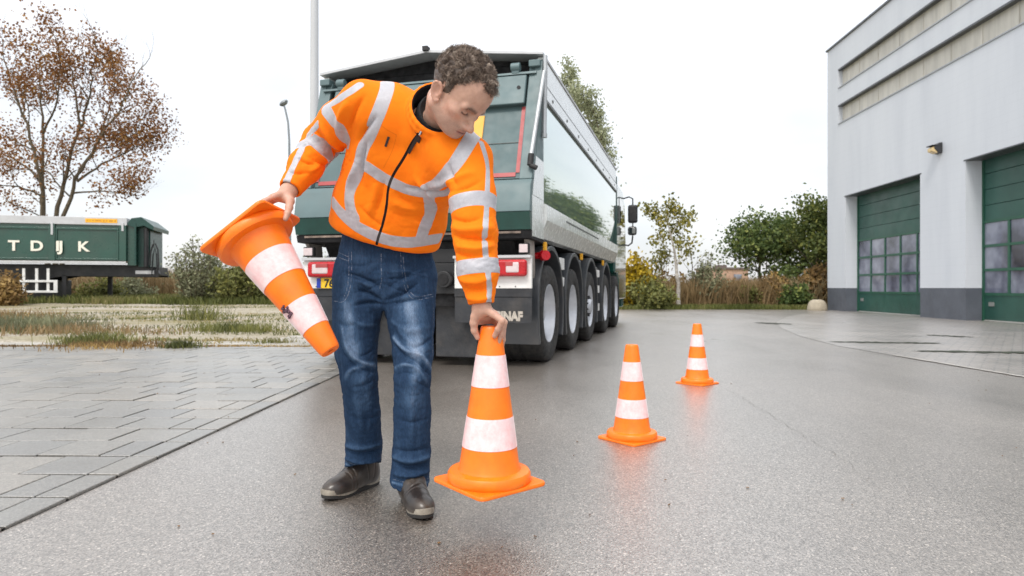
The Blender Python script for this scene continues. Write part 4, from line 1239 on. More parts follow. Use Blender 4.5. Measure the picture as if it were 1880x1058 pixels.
def sculpt_head(F):
    el(F, (0, -0.012, 0.042), (0.075, 0.097, 0.086), 0.01)
    el(F, (0, 0.040, 0.040), (0.062, 0.056, 0.070), 0.02)
    el(F, (0, 0.036, -0.030), (0.058, 0.058, 0.072), 0.03)
    for s in (1, -1):
        cp_(F, (s * 0.056, 0.000, -0.050), (s * 0.022, 0.072, -0.089), 0.017, 0.014, 0.03)   # jaw line
        el(F, (s * 0.046, 0.058, -0.016), (0.017, 0.018, 0.012), 0.020); cp_(F, (s * .019, .095, -.040), (s * .030, .086, -.066), .0018, .0022, .007, True)                     # cheek bone
        cp_(F, (s * 0.008, 0.089, 0.021), (s * 0.046, 0.078, 0.016), 0.0115, 0.0100, 0.010)    # brow ridge
        el(F, (s * 0.031, 0.098, 0.000), (0.019, 0.025, 0.0125), 0.009, True)                # socket
        el(F, (s * 0.031, 0.0730, -0.001), (0.0150, 0.0130, 0.0110), 0.003)                   # lids
        el(F, (s * 0.012, 0.103, -0.041), (0.0075, 0.0105, 0.0075), 0.005)                    # nostril wing
        el(F, (s * 0.007, 0.106, -0.049), (0.0035, 0.005, 0.004), 0.003, True)
    cp_(F, (0, 0.088, 0.010), (0, 0.112, -0.030), 0.0068, 0.0085, 0.008)                    # nose bridge
    el(F, (0, 0.118, -0.037), (0.0112, 0.0112, 0.0100), 0.010)
    el(F, (0, 0.085, -0.062), (0.026, 0.016, 0.022), 0.02)                                  # muzzle
    cp_(F, (-0.020, 0.093, -0.0645), (0.0, 0.1010, -0.0615), 0.0045, 0.0055, 0.006)
    cp_(F, (0.020, 0.093, -0.0645), (0.0, 0.1010, -0.0615), 0.0045, 0.0055, 0.006)
    cp_(F, (-0.017, 0.092, -0.0740), (0.017, 0.092, -0.0740), 0.0055, 0.0055, 0.007)
    cp_(F, (0, 0.0965, -0.0745), (0, 0.0965, -0.0745), 0.0058, 0.0058, 0.006)
    cp_(F, (-0.023, 0.094, -0.0685), (0.0, 0.1050, -0.0680), 0.0022, 0.0026, 0.003, True)
    cp_(F, (0.023, 0.094, -0.0685), (0.0, 0.1050, -0.0680), 0.0022, 0.0026, 0.003, True)
    el(F, (0, 0.100, -0.0860), (0.016, 0.007, 0.005), 0.008, True)
    el(F, (0, 0.082, -0.090), (0.020, 0.017, 0.015), 0.016)                                 # chin
    for s in (1, -1):                                                                       # ears
        ang = rad(24)
        Re = np.array([[1, 0, 0], [0, math.cos(ang), math.sin(ang)], [0, -math.sin(ang), math.cos(ang)]])
        tl = rad(22) * s
        Rt = np.array([[math.cos(tl), math.sin(tl), 0], [-math.sin(tl), math.cos(tl), 0], [0, 0, 1]])
        Rr = Re @ Rt
        c = np.array([s * 0.0765, -0.010, -0.014])
        el(F, c, (0.0065, 0.0165, 0.0300), 0.006, False, Rr)
        el(F, c + Rr.T @ np.array([s * 0.0095, 0.001, 0.004]), (0.0105, 0.0112, 0.0190), 0.0015, True, Rr)
        # helix rim
        pr = None
        for k in range(13):
            a = rad(-70 + 250 * k / 12)
            loc = np.array([s * 0.0035, -0.0 + 0.0160 * math.cos(a + rad(90)) * 1.0, 0.004 + 0.0245 * math.sin(a + rad(0)) ])
            lp = np.array([s * 0.004, -0.0165 * math.sin(rad(20 + 210 * k / 12)), 0.0265 * math.cos(rad(20 + 210 * k / 12) - rad(20))])
            p = c + Rr.T @ lp
            if pr is not None: cp_(F, pr, p, 0.0034, 0.0034, 0.002)
            pr = p
        el(F, c + Rr.T @ np.array([s * 0.002, 0.004, -0.027]), (0.005, 0.008, 0.009), 0.005, False, Rr)
        el(F, c + Rr.T @ np.array([s * 0.003, 0.013, -0.003]), (0.003, 0.004, 0.005), 0.003, False, Rr)

def finger(F, pts, r0, r1, k=0.004):
    n_ = len(pts)
    rs = [r0 + (r1 - r0) * i / (n_ - 1) for i in range(n_)]
    for i in range(1, n_ - 1): F.cap(pts[i], pts[i], rs[i] * 1.03, rs[i] * 1.03, 0.003)
    for i in range(n_ - 1): F.cap(pts[i], pts[i + 1], rs[i] * (1.0 if i == 0 else 0.99), rs[i + 1], k)

B = Field((-0.96, 1.86, -0.0), (0.0, 2.72, 1.60), 0.0030)
# trunk, arms, legs under the clothes
B.eseg(PEL, w3(712, 420, 2.49), (0.14, 0.085), (0.125, 0.075), (0.97, -0.1, -0.2), 0.03)
B.eseg(w3(712, 420, 2.47), w3(745, 290, 2.34), (0.135, 0.095), (0.15, 0.10), (0.95, -0.15, -0.28), 0.03)
B.eseg(w3(745, 290, 2.34), w3(765, 235, 2.27), (0.15, 0.10), (0.12, 0.07), (0.9, -0.2, -0.4), 0.03)
B.cap(S_R, NB, 0.045, 0.05, 0.03); B.cap(S_L, NB, 0.045, 0.05, 0.03)
for a, b2, r0, r1 in ((S_R, E_R, .048, .038), (E_R, W_R, .038, .026), (S_L, E_L, .048, .038), (E_L, W_L, .038, .026), (HR, KR, .060, .042), (KR, AR, .040, .030), (HL, KL, .060, .042), (KL, AL, .040, .030)):
    B.cap(a, b2, r0, r1, 0.03)
B.cap(AR, AR + np.array([-.06, -.10, -.03]), .03, .025, 0.02); B.cap(AL, AL + np.array([.04, -.11, -.02]), .03, .025, 0.02)
# neck
B.cap(NB + np.array([0.035, 0, -0.02]), hd(0, -0.025, -0.045), 0.054, 0.050, 0.022)
B.cap(hd(0.045, -0.02, -0.05), NB + np.array([0.03, -0.05, -0.02]), 0.014, 0.016, 0.02)
sculpt_head(B)

# --- left hand over the top of the cone
cone_top = np.array(CA) + np.array([0, 0, 0.5])
def pj(px, py, Y): return w3(px, py, Y)
wl_ = pj(885, 562, 2.045)
mcp = [pj(904, 577, 2.020), pj(909, 577, 2.045), pj(909, 580, 2.070), pj(904, 584, 2.095)]
B.cap(W_L, wl_, 0.027, 0.024, 0.015)
for i, m_ in enumerate(mcp): B.cap(wl_ + np.array([0.004 * (i - 1.5), (i - 1.5) * 0.010, 0]), m_, 0.0150, 0.0105, 0.010)
finger(B, [mcp[0], pj(922, 589, 2.010), pj(914, 605, 2.018), pj(908, 617, 2.030)], 0.0100, 0.0082)
finger(B, [mcp[1], pj(926, 592, 2.042), pj(920, 614, 2.045), pj(914, 630, 2.050)], 0.0100, 0.0082)
finger(B, [mcp[2], pj(925, 598, 2.072), pj(923, 624, 2.074), pj(920, 644, 2.076)], 0.0096, 0.0078)
finger(B, [mcp[3], pj(918, 602, 2.098), pj(917, 622, 2.102), pj(914, 636, 2.100)], 0.0085, 0.0070)
B.cap(wl_, pj(873, 583, 2.040), 0.018, 0.0145, 0.014)
finger(B, [pj(872, 581, 2.040), pj(870, 593, 2.043), pj(871, 607, 2.050), pj(877, 620, 2.058)], 0.0145, 0.0088)
B.cap(pj(876, 582, 2.05), pj(896, 583, 2.065), 0.012, 0.011, 0.012); B.cap(pj(880, 590, 2.10), pj(905, 588, 2.10), 0.012, 0.011, 0.012)

# --- right hand: thumb in front of the base plate, fingers over its back
wr_ = pj(527, 354, 2.255)
B.cap(W_R, wr_, 0.027, 0.025, 0.015)
mR = [pj(503, 361, 2.205), pj(500, 362, 2.232), pj(500, 364, 2.258), pj(504, 367, 2.282)]
for i, m_ in enumerate(mR): B.cap(wr_ + np.array([0, (i - 1.5) * 0.010, -0.004]), m_, 0.0155, 0.0115, 0.011)
finger(B, [mR[0], pj(485, 370, 2.200), pj(478, 386, 2.228), pj(477, 396, 2.262)], 0.0100, 0.0080)
finger(B, [mR[1], pj(481, 373, 2.232), pj(474, 390, 2.258), pj(476, 400, 2.285)], 0.0100, 0.0080)
finger(B, [mR[2], pj(482, 378, 2.262), pj(475, 394, 2.285), pj(478, 404, 2.305)], 0.0095, 0.0078)
finger(B, [mR[3], pj(487, 384, 2.292), pj(481, 398, 2.308), pj(483, 407, 2.320)], 0.0085, 0.0070)
B.cap(wr_, pj(533, 370, 2.225), 0.019, 0.015, 0.014)
B.cap(pj(528, 366, 2.235), pj(512, 364, 2.235), 0.015, 0.013, 0.014)
finger(B, [pj(532, 369, 2.225), pj(531, 381, 2.200), pj(528, 392, 2.175), pj(524, 402, 2.163)], 0.0142, 0.0088)

V, Q = B.mesh(); del B
V = relax(V, Q, 1, 0.2)
loc = (V - HC) @ RH.T / HS      # head coordinates for colouring
hx, hy, hz = loc[:, 0], loc[:, 1], loc[:, 2]
hz = np.where((hz < 0) & (hy > 0), hz / (1 - 0.13 * np.clip(hy / .06, 0, 1)), hz); hy = np.where(hy > .05, .05 + (hy - .05) / .93, hy)
near = np.linalg.norm(V - HC, axis=1) < 0.22
lips = np.where(near & (hy > .075), np.exp(-((np.abs(hz + .0685) / .0078) ** 2)) * smooth(.026, .018, np.abs(hx)), 0)
brow = np.zeros(len(V)); lash = np.zeros(len(V)); stub = np.zeros(len(V)); mouthl = np.zeros(len(V))
ax_ = np.abs(hx)
bz = 0.0175 + 0.003 * smooth(.012, .030, ax_) - 0.007 * smooth(.034, .052, ax_)
brow = np.where(near & (hy > .05), np.exp(-((hz - bz) / .0070) ** 2) * smooth(.008, .014, ax_) * smooth(.056, .046, ax_), 0)
lz = -0.0035 - 0.004 * (1 - ((ax_ - .031) / .016) ** 2)
lash = np.where(near & (hy > .06), np.exp(-((hz - lz) / .0032) ** 2) * smooth(.0175, .013, np.abs(ax_ - .031)), 0)
crease = np.where(near & (hy > .05), np.exp(-((hz - .0095) / .0022) ** 2) * smooth(.018, .011, np.abs(ax_ - .031)), 0)
mouthl = np.where(near & (hy > .08), np.exp(-((hz + .0685) / .0022) ** 2) * smooth(.026, .021, ax_), 0)
stub = np.where(near, smooth(-.035, -.060, hz) * smooth(-.02, .02, hy) * 0.8 + 0.5 * np.exp(-((hz + .053) / .006) ** 2) * (hy > .08), 0)
flush = np.where(near, np.exp(-((hz + .03) / .025) ** 2) * smooth(.02, .05, ax_) * (hy > .03) + (ax_ > .072) * 0.9 + np.exp(-((hz + .038) / .012) ** 2) * (hy > .104), 0.35)
m_skin, n, b = new_mat('skin')
base = ramp(n, noise(n, 45, 5, 0.6), [(0.3, (0.43, 0.245, 0.175)), (0.7, (0.55, 0.335, 0.25))])
c = mixc(n, math_(n, 'MULTIPLY', attr(n, 'flush'), 0.16), base, (0.62, 0.22, 0.15))
c = mixc(n, math_(n, 'MULTIPLY', attr(n, 'lips'), 0.75), c, (0.42, 0.15, 0.13))
c = mixc(n, math_(n, 'MULTIPLY', attr(n, 'stubble'), ramp(n, noise(n, 500, 2), [(0.4, 0.22), (0.65, 0.55)])), c, (0.20, 0.14, 0.12))
c = mixc(n, math_(n, 'MULTIPLY', attr(n, 'crease'), 0.6), c, (0.30, 0.14, 0.10))
c = mixc(n, math_(n, 'MULTIPLY', attr(n, 'brow'), ramp(n, noise(n, 260, 2), [(0.35, 0.65), (0.6, 1.0)])), c, (0.07, 0.042, 0.028))
c = mixc(n, attr(n, 'lash'), c, (0.035, 0.02, 0.015))
c = mixc(n, math_(n, 'MULTIPLY', attr(n, 'mouthline'), 0.8), c, (0.14, 0.04, 0.035))
n.links.new(c, b.inputs['Base Color'])
b.inputs['Roughness'].default_value = 0.48
b.inputs['Subsurface Weight'].default_value = 0.10; b.inputs['Subsurface Radius'].default_value = (0.012, 0.004, 0.0015); b.inputs['Subsurface Scale'].default_value = 0.6
bump(n, b, noise(n, 350, 3), 0.12, 0.001)
body = mesh_obj('body', V - MO, Q, m_skin, man, smooth=True, attrs={'lips': lips, 'brow': brow, 'lash': lash, 'crease': crease, 'mouthline': mouthl, 'stubble': stub, 'flush': flush})
body_bvh = None

# --- hair: bumpy cap plus many small curls
hr = np.random.default_rng(11)
def hair_region(p):
    x, y, z = p
    ax = abs(x)
    line = 0.078 - 0.012 * math.cos(x * 40) if y > 0.03 else 0
    if y > 0.055: return z > 0.084 + (0.0 if ax < .026 else 0.012)
    if y > 0.020: return z > 0.040 + (y - 0.020) * 1.7
    if y > -0.004: return z > -0.012 and (ax > 0.05 or z > 0.03)
    if y > -0.030: return z > 0.030 - (-0.004 - y) * 1.3
    return z > -0.048
hair_cap_tone = .25
m_hair, n, b = new_mat('hair')
hc = attr(n, 'tone')
cc = ramp(n, hc, [(0.0, (0.035, 0.024, 0.018)), (0.35, (0.115, 0.080, 0.060)), (0.7, (0.30, 0.225, 0.175)), (1.0, (0.60, 0.50, 0.41))])
n.links.new(cc, b.inputs['Base Color']); b.inputs['Roughness'].default_value = 0.42
C_ = np.array([0, -0.012, 0.042]); R_ = np.array([0.0750, 0.0965, 0.0845])
C2 = np.array([0, 0.040, 0.040]); R2 = np.array([0.0625, 0.0575, 0.071])
def on_skull(d):
    """outermost point of the two skull ellipsoids along direction d from the cranium centre"""
    t1 = 1 / np.linalg.norm(d / R_)
    o = C_ - C2; a = np.sum((d / R2) ** 2); bq = 2 * np.sum(o * d / R2 ** 2); cq = np.sum((o / R2) ** 2) - 1
    disc = bq * bq - 4 * a * cq
    t2 = (-bq + math.sqrt(disc)) / (2 * a) if disc > 0 else 0
    return C_ + d * max(t1, t2)
VV = []; FF = []; TT = []
cnt = 0; K = 10
tt = np.linspace(0, 1, K)
while cnt < 11500:
    d = hr.normal(size=3); d /= np.linalg.norm(d)
    p = on_skull(d)
    if not hair_region(p + hr.normal(size=3) * 0.003): continue
    cnt += 1
    top = min(1.0, max(0.0, p[2] / 0.09))
    Lh = (0.005 + 0.014 * top) * hr.uniform(0.7, 1.25) * (0.6 if (p[1] < 0.02 and p[2] < 0.02) else 1)
    cell = np.round(p * 100); cr2 = np.random.default_rng(int(abs(cell @ [73, 179, 283])) + 7)      # neighbouring hairs curl together
    nrm = d * 0.9 + np.array([0, 0.15, 0.1]) + cr2.normal(size=3) * 0.55 + hr.normal(size=3) * 0.22; nrm /= np.linalg.norm(nrm)
    u_ = np.cross(nrm, cr2.normal(size=3)); u_ /= np.linalg.norm(u_); v_ = np.cross(nrm, u_)
    cr_ = (cr2.uniform(0.0030, 0.0060) + hr.normal() * .0006) * (0.3 + 0.7 * top); turns = cr2.uniform(0.9, 1.9); ph = cr2.uniform(0, 6.28) + hr.normal() * .35
    tone = np.clip(0.6 * cr2.normal(0.40, 0.25) + 0.4 * hr.normal(0.42, 0.25) + 0.10 * top, 0, 1)
    r_t = 0.00085 * hr.uniform(0.6, 1.4); sgn = 1 if cr2.uniform() < .5 else -1
    a = ph + sgn * turns * 6.283 * tt
    cpos = p + nrm * (Lh * tt)[:, None] + (u_ * np.cos(a)[:, None] + v_ * np.sin(a)[:, None]) * (cr_ * np.minimum(1, tt * 4))[:, None] - d * 0.001
    rt = r_t * (1 - 0.6 * tt)
    base_i = len(VV)
    Pk = np.stack([cpos + (u_ * np.cos(j * 2.094 + a)[:, None] + nrm * np.sin(j * 2.094 + a)[:, None]) * rt[:, None] for j in range(3)], 1).reshape(-1, 3)
    VV.extend(list(HC + HS * (Pk @ RH))); TT.extend(np.repeat(np.clip(tone * (0.6 + 0.65 * tt), 0, 1), 3))
    for k in range(K - 1):
        for j in range(3):
            a0 = base_i + k * 3 + j; a1 = base_i + k * 3 + (j + 1) % 3
            FF.append((a0, a1, a1 + 3, a0 + 3))
# under-cap so no scalp shows through
nu, nv = 90, 60
cap_i = {}
for i in range(nu):
    for j in range(1, nv):
        th_, ph_ = 2 * math.pi * i / nu, math.pi * j / nv
        d = np.array([math.sin(ph_) * math.cos(th_), math.sin(ph_) * math.sin(th_), math.cos(ph_)])
        p = on_skull(d)
        if hair_region(p + d * 0.0) :
            cap_i[(i, j)] = len(VV)
            VV.append(hd(*(p + d * (0.0015 + 0.0035 * min(1, max(0, p[2] / 0.08)) + hr.uniform(0, .0015))))); TT.append(0.18)
for (i, j), a in list(cap_i.items()):
    k1, k2, k3 = ((i + 1) % nu, j), ((i + 1) % nu, j + 1), (i, j + 1)
    if k1 in cap_i and k2 in cap_i and k3 in cap_i: FF.append((a, cap_i[k3], cap_i[k2], cap_i[k1]))
hair = mesh_obj('hair', np.array(VV) - MO, np.array(FF, dtype=np.int32), m_hair, man, smooth=True, attrs={'tone': TT})

# ------------------------------------------------------------------ jacket
J = Field((-1.0, 1.86, 0.70), (0.03, 2.76, 1.56), 0.0042)
st_ = [  # px, py, Y, half width, half depth, lateral axis
    (702, 478, 2.535, 0.184, 0.130, (.96, -.08, -.23)),
    (709, 437, 2.500, 0.196, 0.135, (.96, -.08, -.23)),
    (708, 418, 2.488, 0.212, 0.150, (.96, -.08, -.23)),
    (716, 385, 2.462, 0.214, 0.158, (.96, -.08, -.22)),
    (728, 335, 2.415, 0.200, 0.150, (.95, -.12, -.24)),
    (744, 285, 2.345, 0.200, 0.140, (.93, -.16, -.32)),
    (757, 240, 2.275, 0.200, 0.115, (.90, -.18, -.40)),
]
for i in range(len(st_) - 1):
    a, b2 = st_[i], st_[i + 1]
    J.eseg(w3(*a[:3]), w3(*b2[:3]), (a[3], a[4]), (b2[3], b2[4]), a[5], 0.03, b2[5])
# shoulders
J.chain([S_R, w3(715, 205, 2.24), NB + np.array([0.0, 0.03, 0.0]), w3(822, 265, 2.16), S_L], [0.078, 0.088, 0.082, 0.080, 0.072], 0.04)
J.cap(w3(700, 230, 2.25), w3(690, 290, 2.33), 0.085, 0.09, 0.05)
J.cap(w3(835, 300, 2.15), w3(800, 335, 2.30), 0.085, 0.09, 0.05)
# sleeves
J.chain([S_R, (S_R + E_R) / 2 + np.array([-.004, 0, .008]), E_R], [0.078, 0.074, 0.068], 0.02)
J.chain([E_R, (E_R + W_R) / 2, W_R + (E_R - W_R) * 0.10], [0.068, 0.060, 0.042], 0.02)
J.chain([S_L, (S_L + E_L) / 2, E_L], [0.073, 0.073, 0.070], 0.02)
J.chain([E_L, (E_L + W_L) / 2, W_L + (E_L - W_L) * 0.09], [0.070, 0.064, 0.043], 0.02)
# open ends: cuffs and hem
cuts = []
for wq, eq, rr_ in ((W_R, E_R, 0.030), (W_L, E_L, 0.030)):
    nn = (wq - eq) / np.linalg.norm(wq - eq)
    pc_ = wq - nn * 0.012
    J.plane(pc_, nn, 0.006, pc_ - .09, pc_ + .09)
    J.cap(pc_ - nn * 0.03, pc_ + nn * 0.05, rr_, rr_, 0.004, True)
hn = np.array(w3(709, 437, 2.5) - w3(716, 385, 2.462)); hn /= np.linalg.norm(hn)
hem_c = w3(709, 437, 2.505)
hn2 = np.array([-0.10, -0.06, -1.0]) * 1.0; hn2 = np.array([-0.24, 0.33, -0.91])
J.plane(hem_c, hn2, 0.02, (-0.9, 2.2, 0.70), (-0.15, 2.76, 1.16))
# collar: a standing ring round the neck, open cavity inside
nk = hd(0, -0.03, -0.05) - NB; nk /= np.linalg.norm(nk)
CR = w3(808, 202, 2.130)
cn = np.array([0.20, -0.80, 0.42]); cn /= np.linalg.norm(cn)
e1 = np.cross(cn, [0, 0, 1.0]); e1 /= np.linalg.norm(e1); e2 = np.cross(e1, cn); e2 = e2 if e2[2] > 0 else -e2
if e1[0] < 0: e1 = -e1
RC = (0.094, 0.106)
ring = []
NR = 28
for k in range(NR + 1):
    a = 2 * math.pi * k / NR
    drop = 0.018 * max(0, -math.sin(a)) ** 2
    ring.append(CR + e1 * RC[0] * math.cos(a) + e2 * RC[1] * math.sin(a) - cn * 0.02)
J.chain([NB + np.array([0, .03, -.0]), CR - cn * 0.035], [0.085, 0.082], 0.03)
for k in range(NR):
    J.cap(ring[k], ring[k + 1], 0.0125, 0.0125, 0.012)
    J.cap(ring[k] + cn * 0.022, ring[k + 1] + cn * 0.022, 0.0075, 0.0075, 0.010)
# neck cavity
J.cap(NB + nk * 0.02, CR + cn * 0.10, 0.066, 0.074, 0.008, True)
J.ell(CR + cn * 0.02, (0.086, 0.098, 0.085), np.stack([e1, e2, cn]), 0.006, True)
JV, JQ = J.mesh(); del J
JV = relax(JV, JQ, 2, 0.5)
JN = vnormals(JV, JQ)
bv = bvh_of(JV, JQ)
disp = np.zeros(len(JV))
FD = 1.9
def fold(pix, depth, width, sign=1.0):
    """a crease (negative) or a ridge along a line on the cloth"""
    global disp
    ln = surf_line(bv, pix)
    if len(ln) < 2: return
    d, t = seg_dist(JV, ln)
    prof = (np.exp(-(d / width) ** 2) if sign > 0 else np.exp(-(d / (width * .75)) ** 1.15)) * np.sin(np.clip(t, 0.02, 0.98) * np.pi) ** 0.5
    disp += sign * depth * FD * prof
folds = [
    # right sleeve
    ([(668, 178), (650, 205), (640, 240)], .010, .012, -1), ([(690, 215), (668, 240), (655, 262)], .010, .010, -1),
    ([(640, 185), (625, 215), (622, 245)], .008, .014, 1), ([(580, 240), (598, 268), (622, 285)], .010, .010, -1),
    ([(588, 228), (606, 255), (628, 275)], .009, .011, 1), ([(560, 262), (580, 285), (604, 300)], .008, .009, 1),
    ([(548, 290), (560, 298), (580, 303)], .007, .008, -1), ([(556, 275), (575, 292), (600, 306)], .006, .008, -1),
    ([(528, 315), (545, 318), (572, 318)], .006, .008, -1), ([(560, 320), (575, 312), (590, 302)], .005, .010, 1),
    # torso right side
    ([(672, 262), (662, 300), (664, 340)], .010, .010, -1), ([(655, 300), (640, 340), (640, 380)], .008, .014, 1),
    ([(690, 335), (688, 365), (676, 395)], .006, .016, 1), ([(705, 330), (700, 360), (690, 392)], .006, .014, -1),
    ([(660, 380), (680, 402), (702, 418)], .005, .014, -1),
    # pull lines from the left arm pit across the chest
    ([(830, 350), (808, 358), (780, 352), (745, 345)], .009, .010, -1), ([(838, 330), (812, 338), (790, 345)], .008, .012, 1),
    ([(838, 340), (826, 318), (822, 298)], .006, .012, -1), ([(762, 330), (775, 345), (800, 372)], .006, .013, 1),
    ([(770, 375), (800, 385), (816, 380)], .006, .012, -1), ([(720, 372), (740, 380), (770, 388)], .005, .014, 1),
    ([(720, 392), (750, 400), (790, 400)], .004, .014, -1), ([(726, 350), (738, 368), (758, 375)], .004, .012, -1),
    ([(760, 405), (780, 418), (805, 416)], .005, .012, 1),
    # left sleeve
    ([(832, 352), (858, 345), (884, 332)], .006, .012, -1), ([(835, 330), (852, 322), (868, 318)], .006, .012, 1),
    ([(828, 402), (855, 408), (884, 400)], .007, .010, -1), ([(828, 416), (850, 424), (905, 418)], .007, .012, 1),
    ([(832, 434), (862, 440), (908, 440)], .008, .010, -1), ([(836, 450), (870, 458), (905, 452)], .007, .012, 1),
    ([(836, 466), (866, 472), (900, 464)], .007, .009, -1), ([(842, 512), (866, 520), (902, 512)], .006, .010, 1),
    ([(846, 528), (870, 534), (902, 528)], .006, .009, -1), ([(852, 545), (875, 552), (903, 546)], .006, .009, 1),
]
for f_ in folds: fold(*f_)
# cloth grain: smooth medium noise along the normal
def n3(P, s, seed):
    r = np.random.default_rng(seed); o = np.zeros(len(P)); amp = 1
    for k in range(3):
        for j in range(4):
            d = r.normal(size=3); d /= np.linalg.norm(d); o += amp * np.sin(P @ d * s * 2 ** k + r.uniform(0, 6.28))
        amp *= .5
    return o / 6
disp += 0.0034 * n3(JV * [1, 1, .8], 17, 1) + 0.0010 * n3(JV * [1, 1, 2.2], 40, 2)
def near_(V_, p, r): return np.exp(-(np.linalg.norm(V_ - p, axis=1) / r) ** 2)
cw = 0.35 + near_(JV, E_R, .10) + near_(JV, E_L, .09) + near_(JV, (E_L + W_L) / 2, .10) + near_(JV, (E_R + W_R) / 2, .09) + near_(JV, w3(820, 350, 2.2), .09) + near_(JV, w3(660, 275, 2.3), .08) + 0.6 * near_(JV, w3(710, 410, 2.4), .16)
rg = (1 - np.abs(n3(JV * [1, 1, 1.9] , 34, 31)) * 2.6).clip(0, 1) ** 3 + 0.6 * (1 - np.abs(n3(JV * [1.2, 1, 1.6], 58, 32)) * 2.6).clip(0, 1) ** 3
disp -= 0.0034 * (cw - .3).clip(0, 1.1) * rg
# elastic hem gathers
dh = np.abs((JV - hem_c) @ (hn2 / np.linalg.norm(hn2)))
ht = np.arctan2(JV[:, 1] - hem_c[1], JV[:, 0] - hem_c[0])
hemw = np.exp(-(dh / 0.018) ** 2) * (JV[:, 2] < 1.05) * (np.abs(JV[:, 0] - hem_c[0]) < 0.24)
disp += hemw * (-0.004)
disp *= smooth(0.02, 0.05, np.abs(np.linalg.norm(JV - (CR + cn * .0), axis=1) - 0.0)) 
colr = np.linalg.norm(JV - CR, axis=1)
disp *= smooth(0.09, 0.14, colr)
JV2 = JV + JN * disp[:, None]
bv2 = bvh_of(JV2, JQ)
stripe = np.full(len(JV), 0.05)
def stripe_line(pix, hw=0.025, back=False):
    global stripe
    ln = surf_line(bv2, pix)
    if len(ln) < 2: return
    d, t = seg_dist(JV2, ln)
    stripe = np.minimum(stripe, d - hw)
    return ln
def stripe_plane(pts, c, lim, hw=0.025, side=None):
    """hoop: band between two parallel planes fitted through surface points and the body axis"""
    global stripe
    A = np.array(pts); ctr = A.mean(0)
    M_ = np.r_[A - ctr, (np.array([c]) - ctr) * 2]
    nn = np.linalg.svd(M_)[2][2]
    d = np.abs((JV2 - ctr) @ nn)
    r = np.linalg.norm(JV2 - np.array(c), axis=1)
    sel = (r < lim)
    if side is not None: sel &= side
    stripe = np.where(sel, np.minimum(stripe, d - hw), stripe)
HWD = 0.0245
# braces and torso
stripe_line([(708, 140), (713, 158), (700, 195), (684, 235), (668, 268), (660, 300), (652, 325), (642, 345), (637, 362), (642, 385), (650, 400)], 0.0235)
stripe_line([(872, 244), (862, 258), (846, 285), (824, 318), (804, 340), (786, 350)], 0.0245)
stripe_line([(782, 350), (790, 372), (792, 392), (782, 412), (774, 436)], 0.0225)
chest = stripe_line([(664, 300), (690, 318), (716, 334), (748, 349), (780, 354), (818, 352)], 0.0205)
hemL = stripe_line([(611, 372), (628, 394), (654, 416), (688, 434), (722, 444), (760, 446), (806, 438)], 0.0220)
bk = ((JV2 - np.array([0, 2.52, 0]))[:, 1] > 0)
torso_sel = (JV2[:, 0] < -0.2) & (JV2[:, 0] > -0.74)
if chest: stripe_plane(chest, w3(735, 325, 2.40), 0.27, 0.0245, (JV2[:, 1] > 2.40) & torso_sel)
if hemL: stripe_plane(hemL, w3(712, 415, 2.49), 0.27, 0.0245, (JV2[:, 1] > 2.48) & torso_sel & (JV2[:, 2] < 1.2))
# sleeve rings: planes across the arm
def ring_at(a, b2, t, hw, lim=0.13, tilt=None):
    global stripe
    ax = (b2 - a) / np.linalg.norm(b2 - a)
    if tilt is not None: ax = ax + np.array(tilt); ax /= np.linalg.norm(ax)
    c = a + (b2 - a) * t
    d = np.abs((JV2 - c) @ ax); r = np.linalg.norm(JV2 - c, axis=1)
    stripe = np.where(r < lim, np.minimum(stripe, d - hw), stripe)
ring_at(S_L, E_L, 0.64, 0.0235, 0.10); ring_at(E_L, W_L, 0.46, 0.0235, 0.09)
stripe_line([(598, 200), (612, 222), (624, 242), (640, 262)], 0.0240)
ring_at(E_R, W_R, 0.30, 0.0235, 0.095, (0.15, 0, 0.0))
stripe_line([(660, 156), (640, 170), (615, 186), (595, 198)], 0.0150)
stripe_line([(583, 228), (570, 243), (563, 258)], 0.0130)
stripe_line([(556, 268), (545, 290), (532, 318), (524, 340), (521, 349)], 0.0125)
stripe_line([(884, 262), (896, 300), (896, 330), (894, 368), (893, 400), (889, 440), (893, 480), (897, 505), (900, 535), (896, 562)], 0.0095)
# zip and seams
dark = np.full(len(JV), 0.05)
zl = surf_line(bv2, [(768, 246), (756, 262), (742, 290), (722, 320), (712, 345), (710, 380), (702, 415), (693, 440), (689, 464)])
d, t = seg_dist(JV2, zl); dark = np.minimum(dark, d - 0.0048)
seam = np.full(len(JV), 0.05)
for pix in ([(690, 220), (708, 238), (728, 248)], [(728, 248), (722, 275), (704, 308)], [(668, 150), (690, 152), (712, 160)]):
    ln = surf_line(bv2, pix)
    if len(ln) > 1: d, t = seg_dist(JV2, ln); seam = np.minimum(seam, d - 0.0006)
# black lining inside the collar
rel = JV2 - CR; ra = rel @ e1; rb = rel @ e2; rc = rel @ cn
inside = np.sqrt((ra / RC[0]) ** 2 + (rb / RC[1]) ** 2)
lining = np.where(colr < 0.19, np.maximum((inside - 0.985) * 0.095, -(rc + 0.055)), 0.05)
JN2 = vnormals(JV2, JQ)
inw = (np.einsum('ij,ij->i', JN2, -(rel - rc[:, None] * cn)) > 0) & (colr < 0.14)
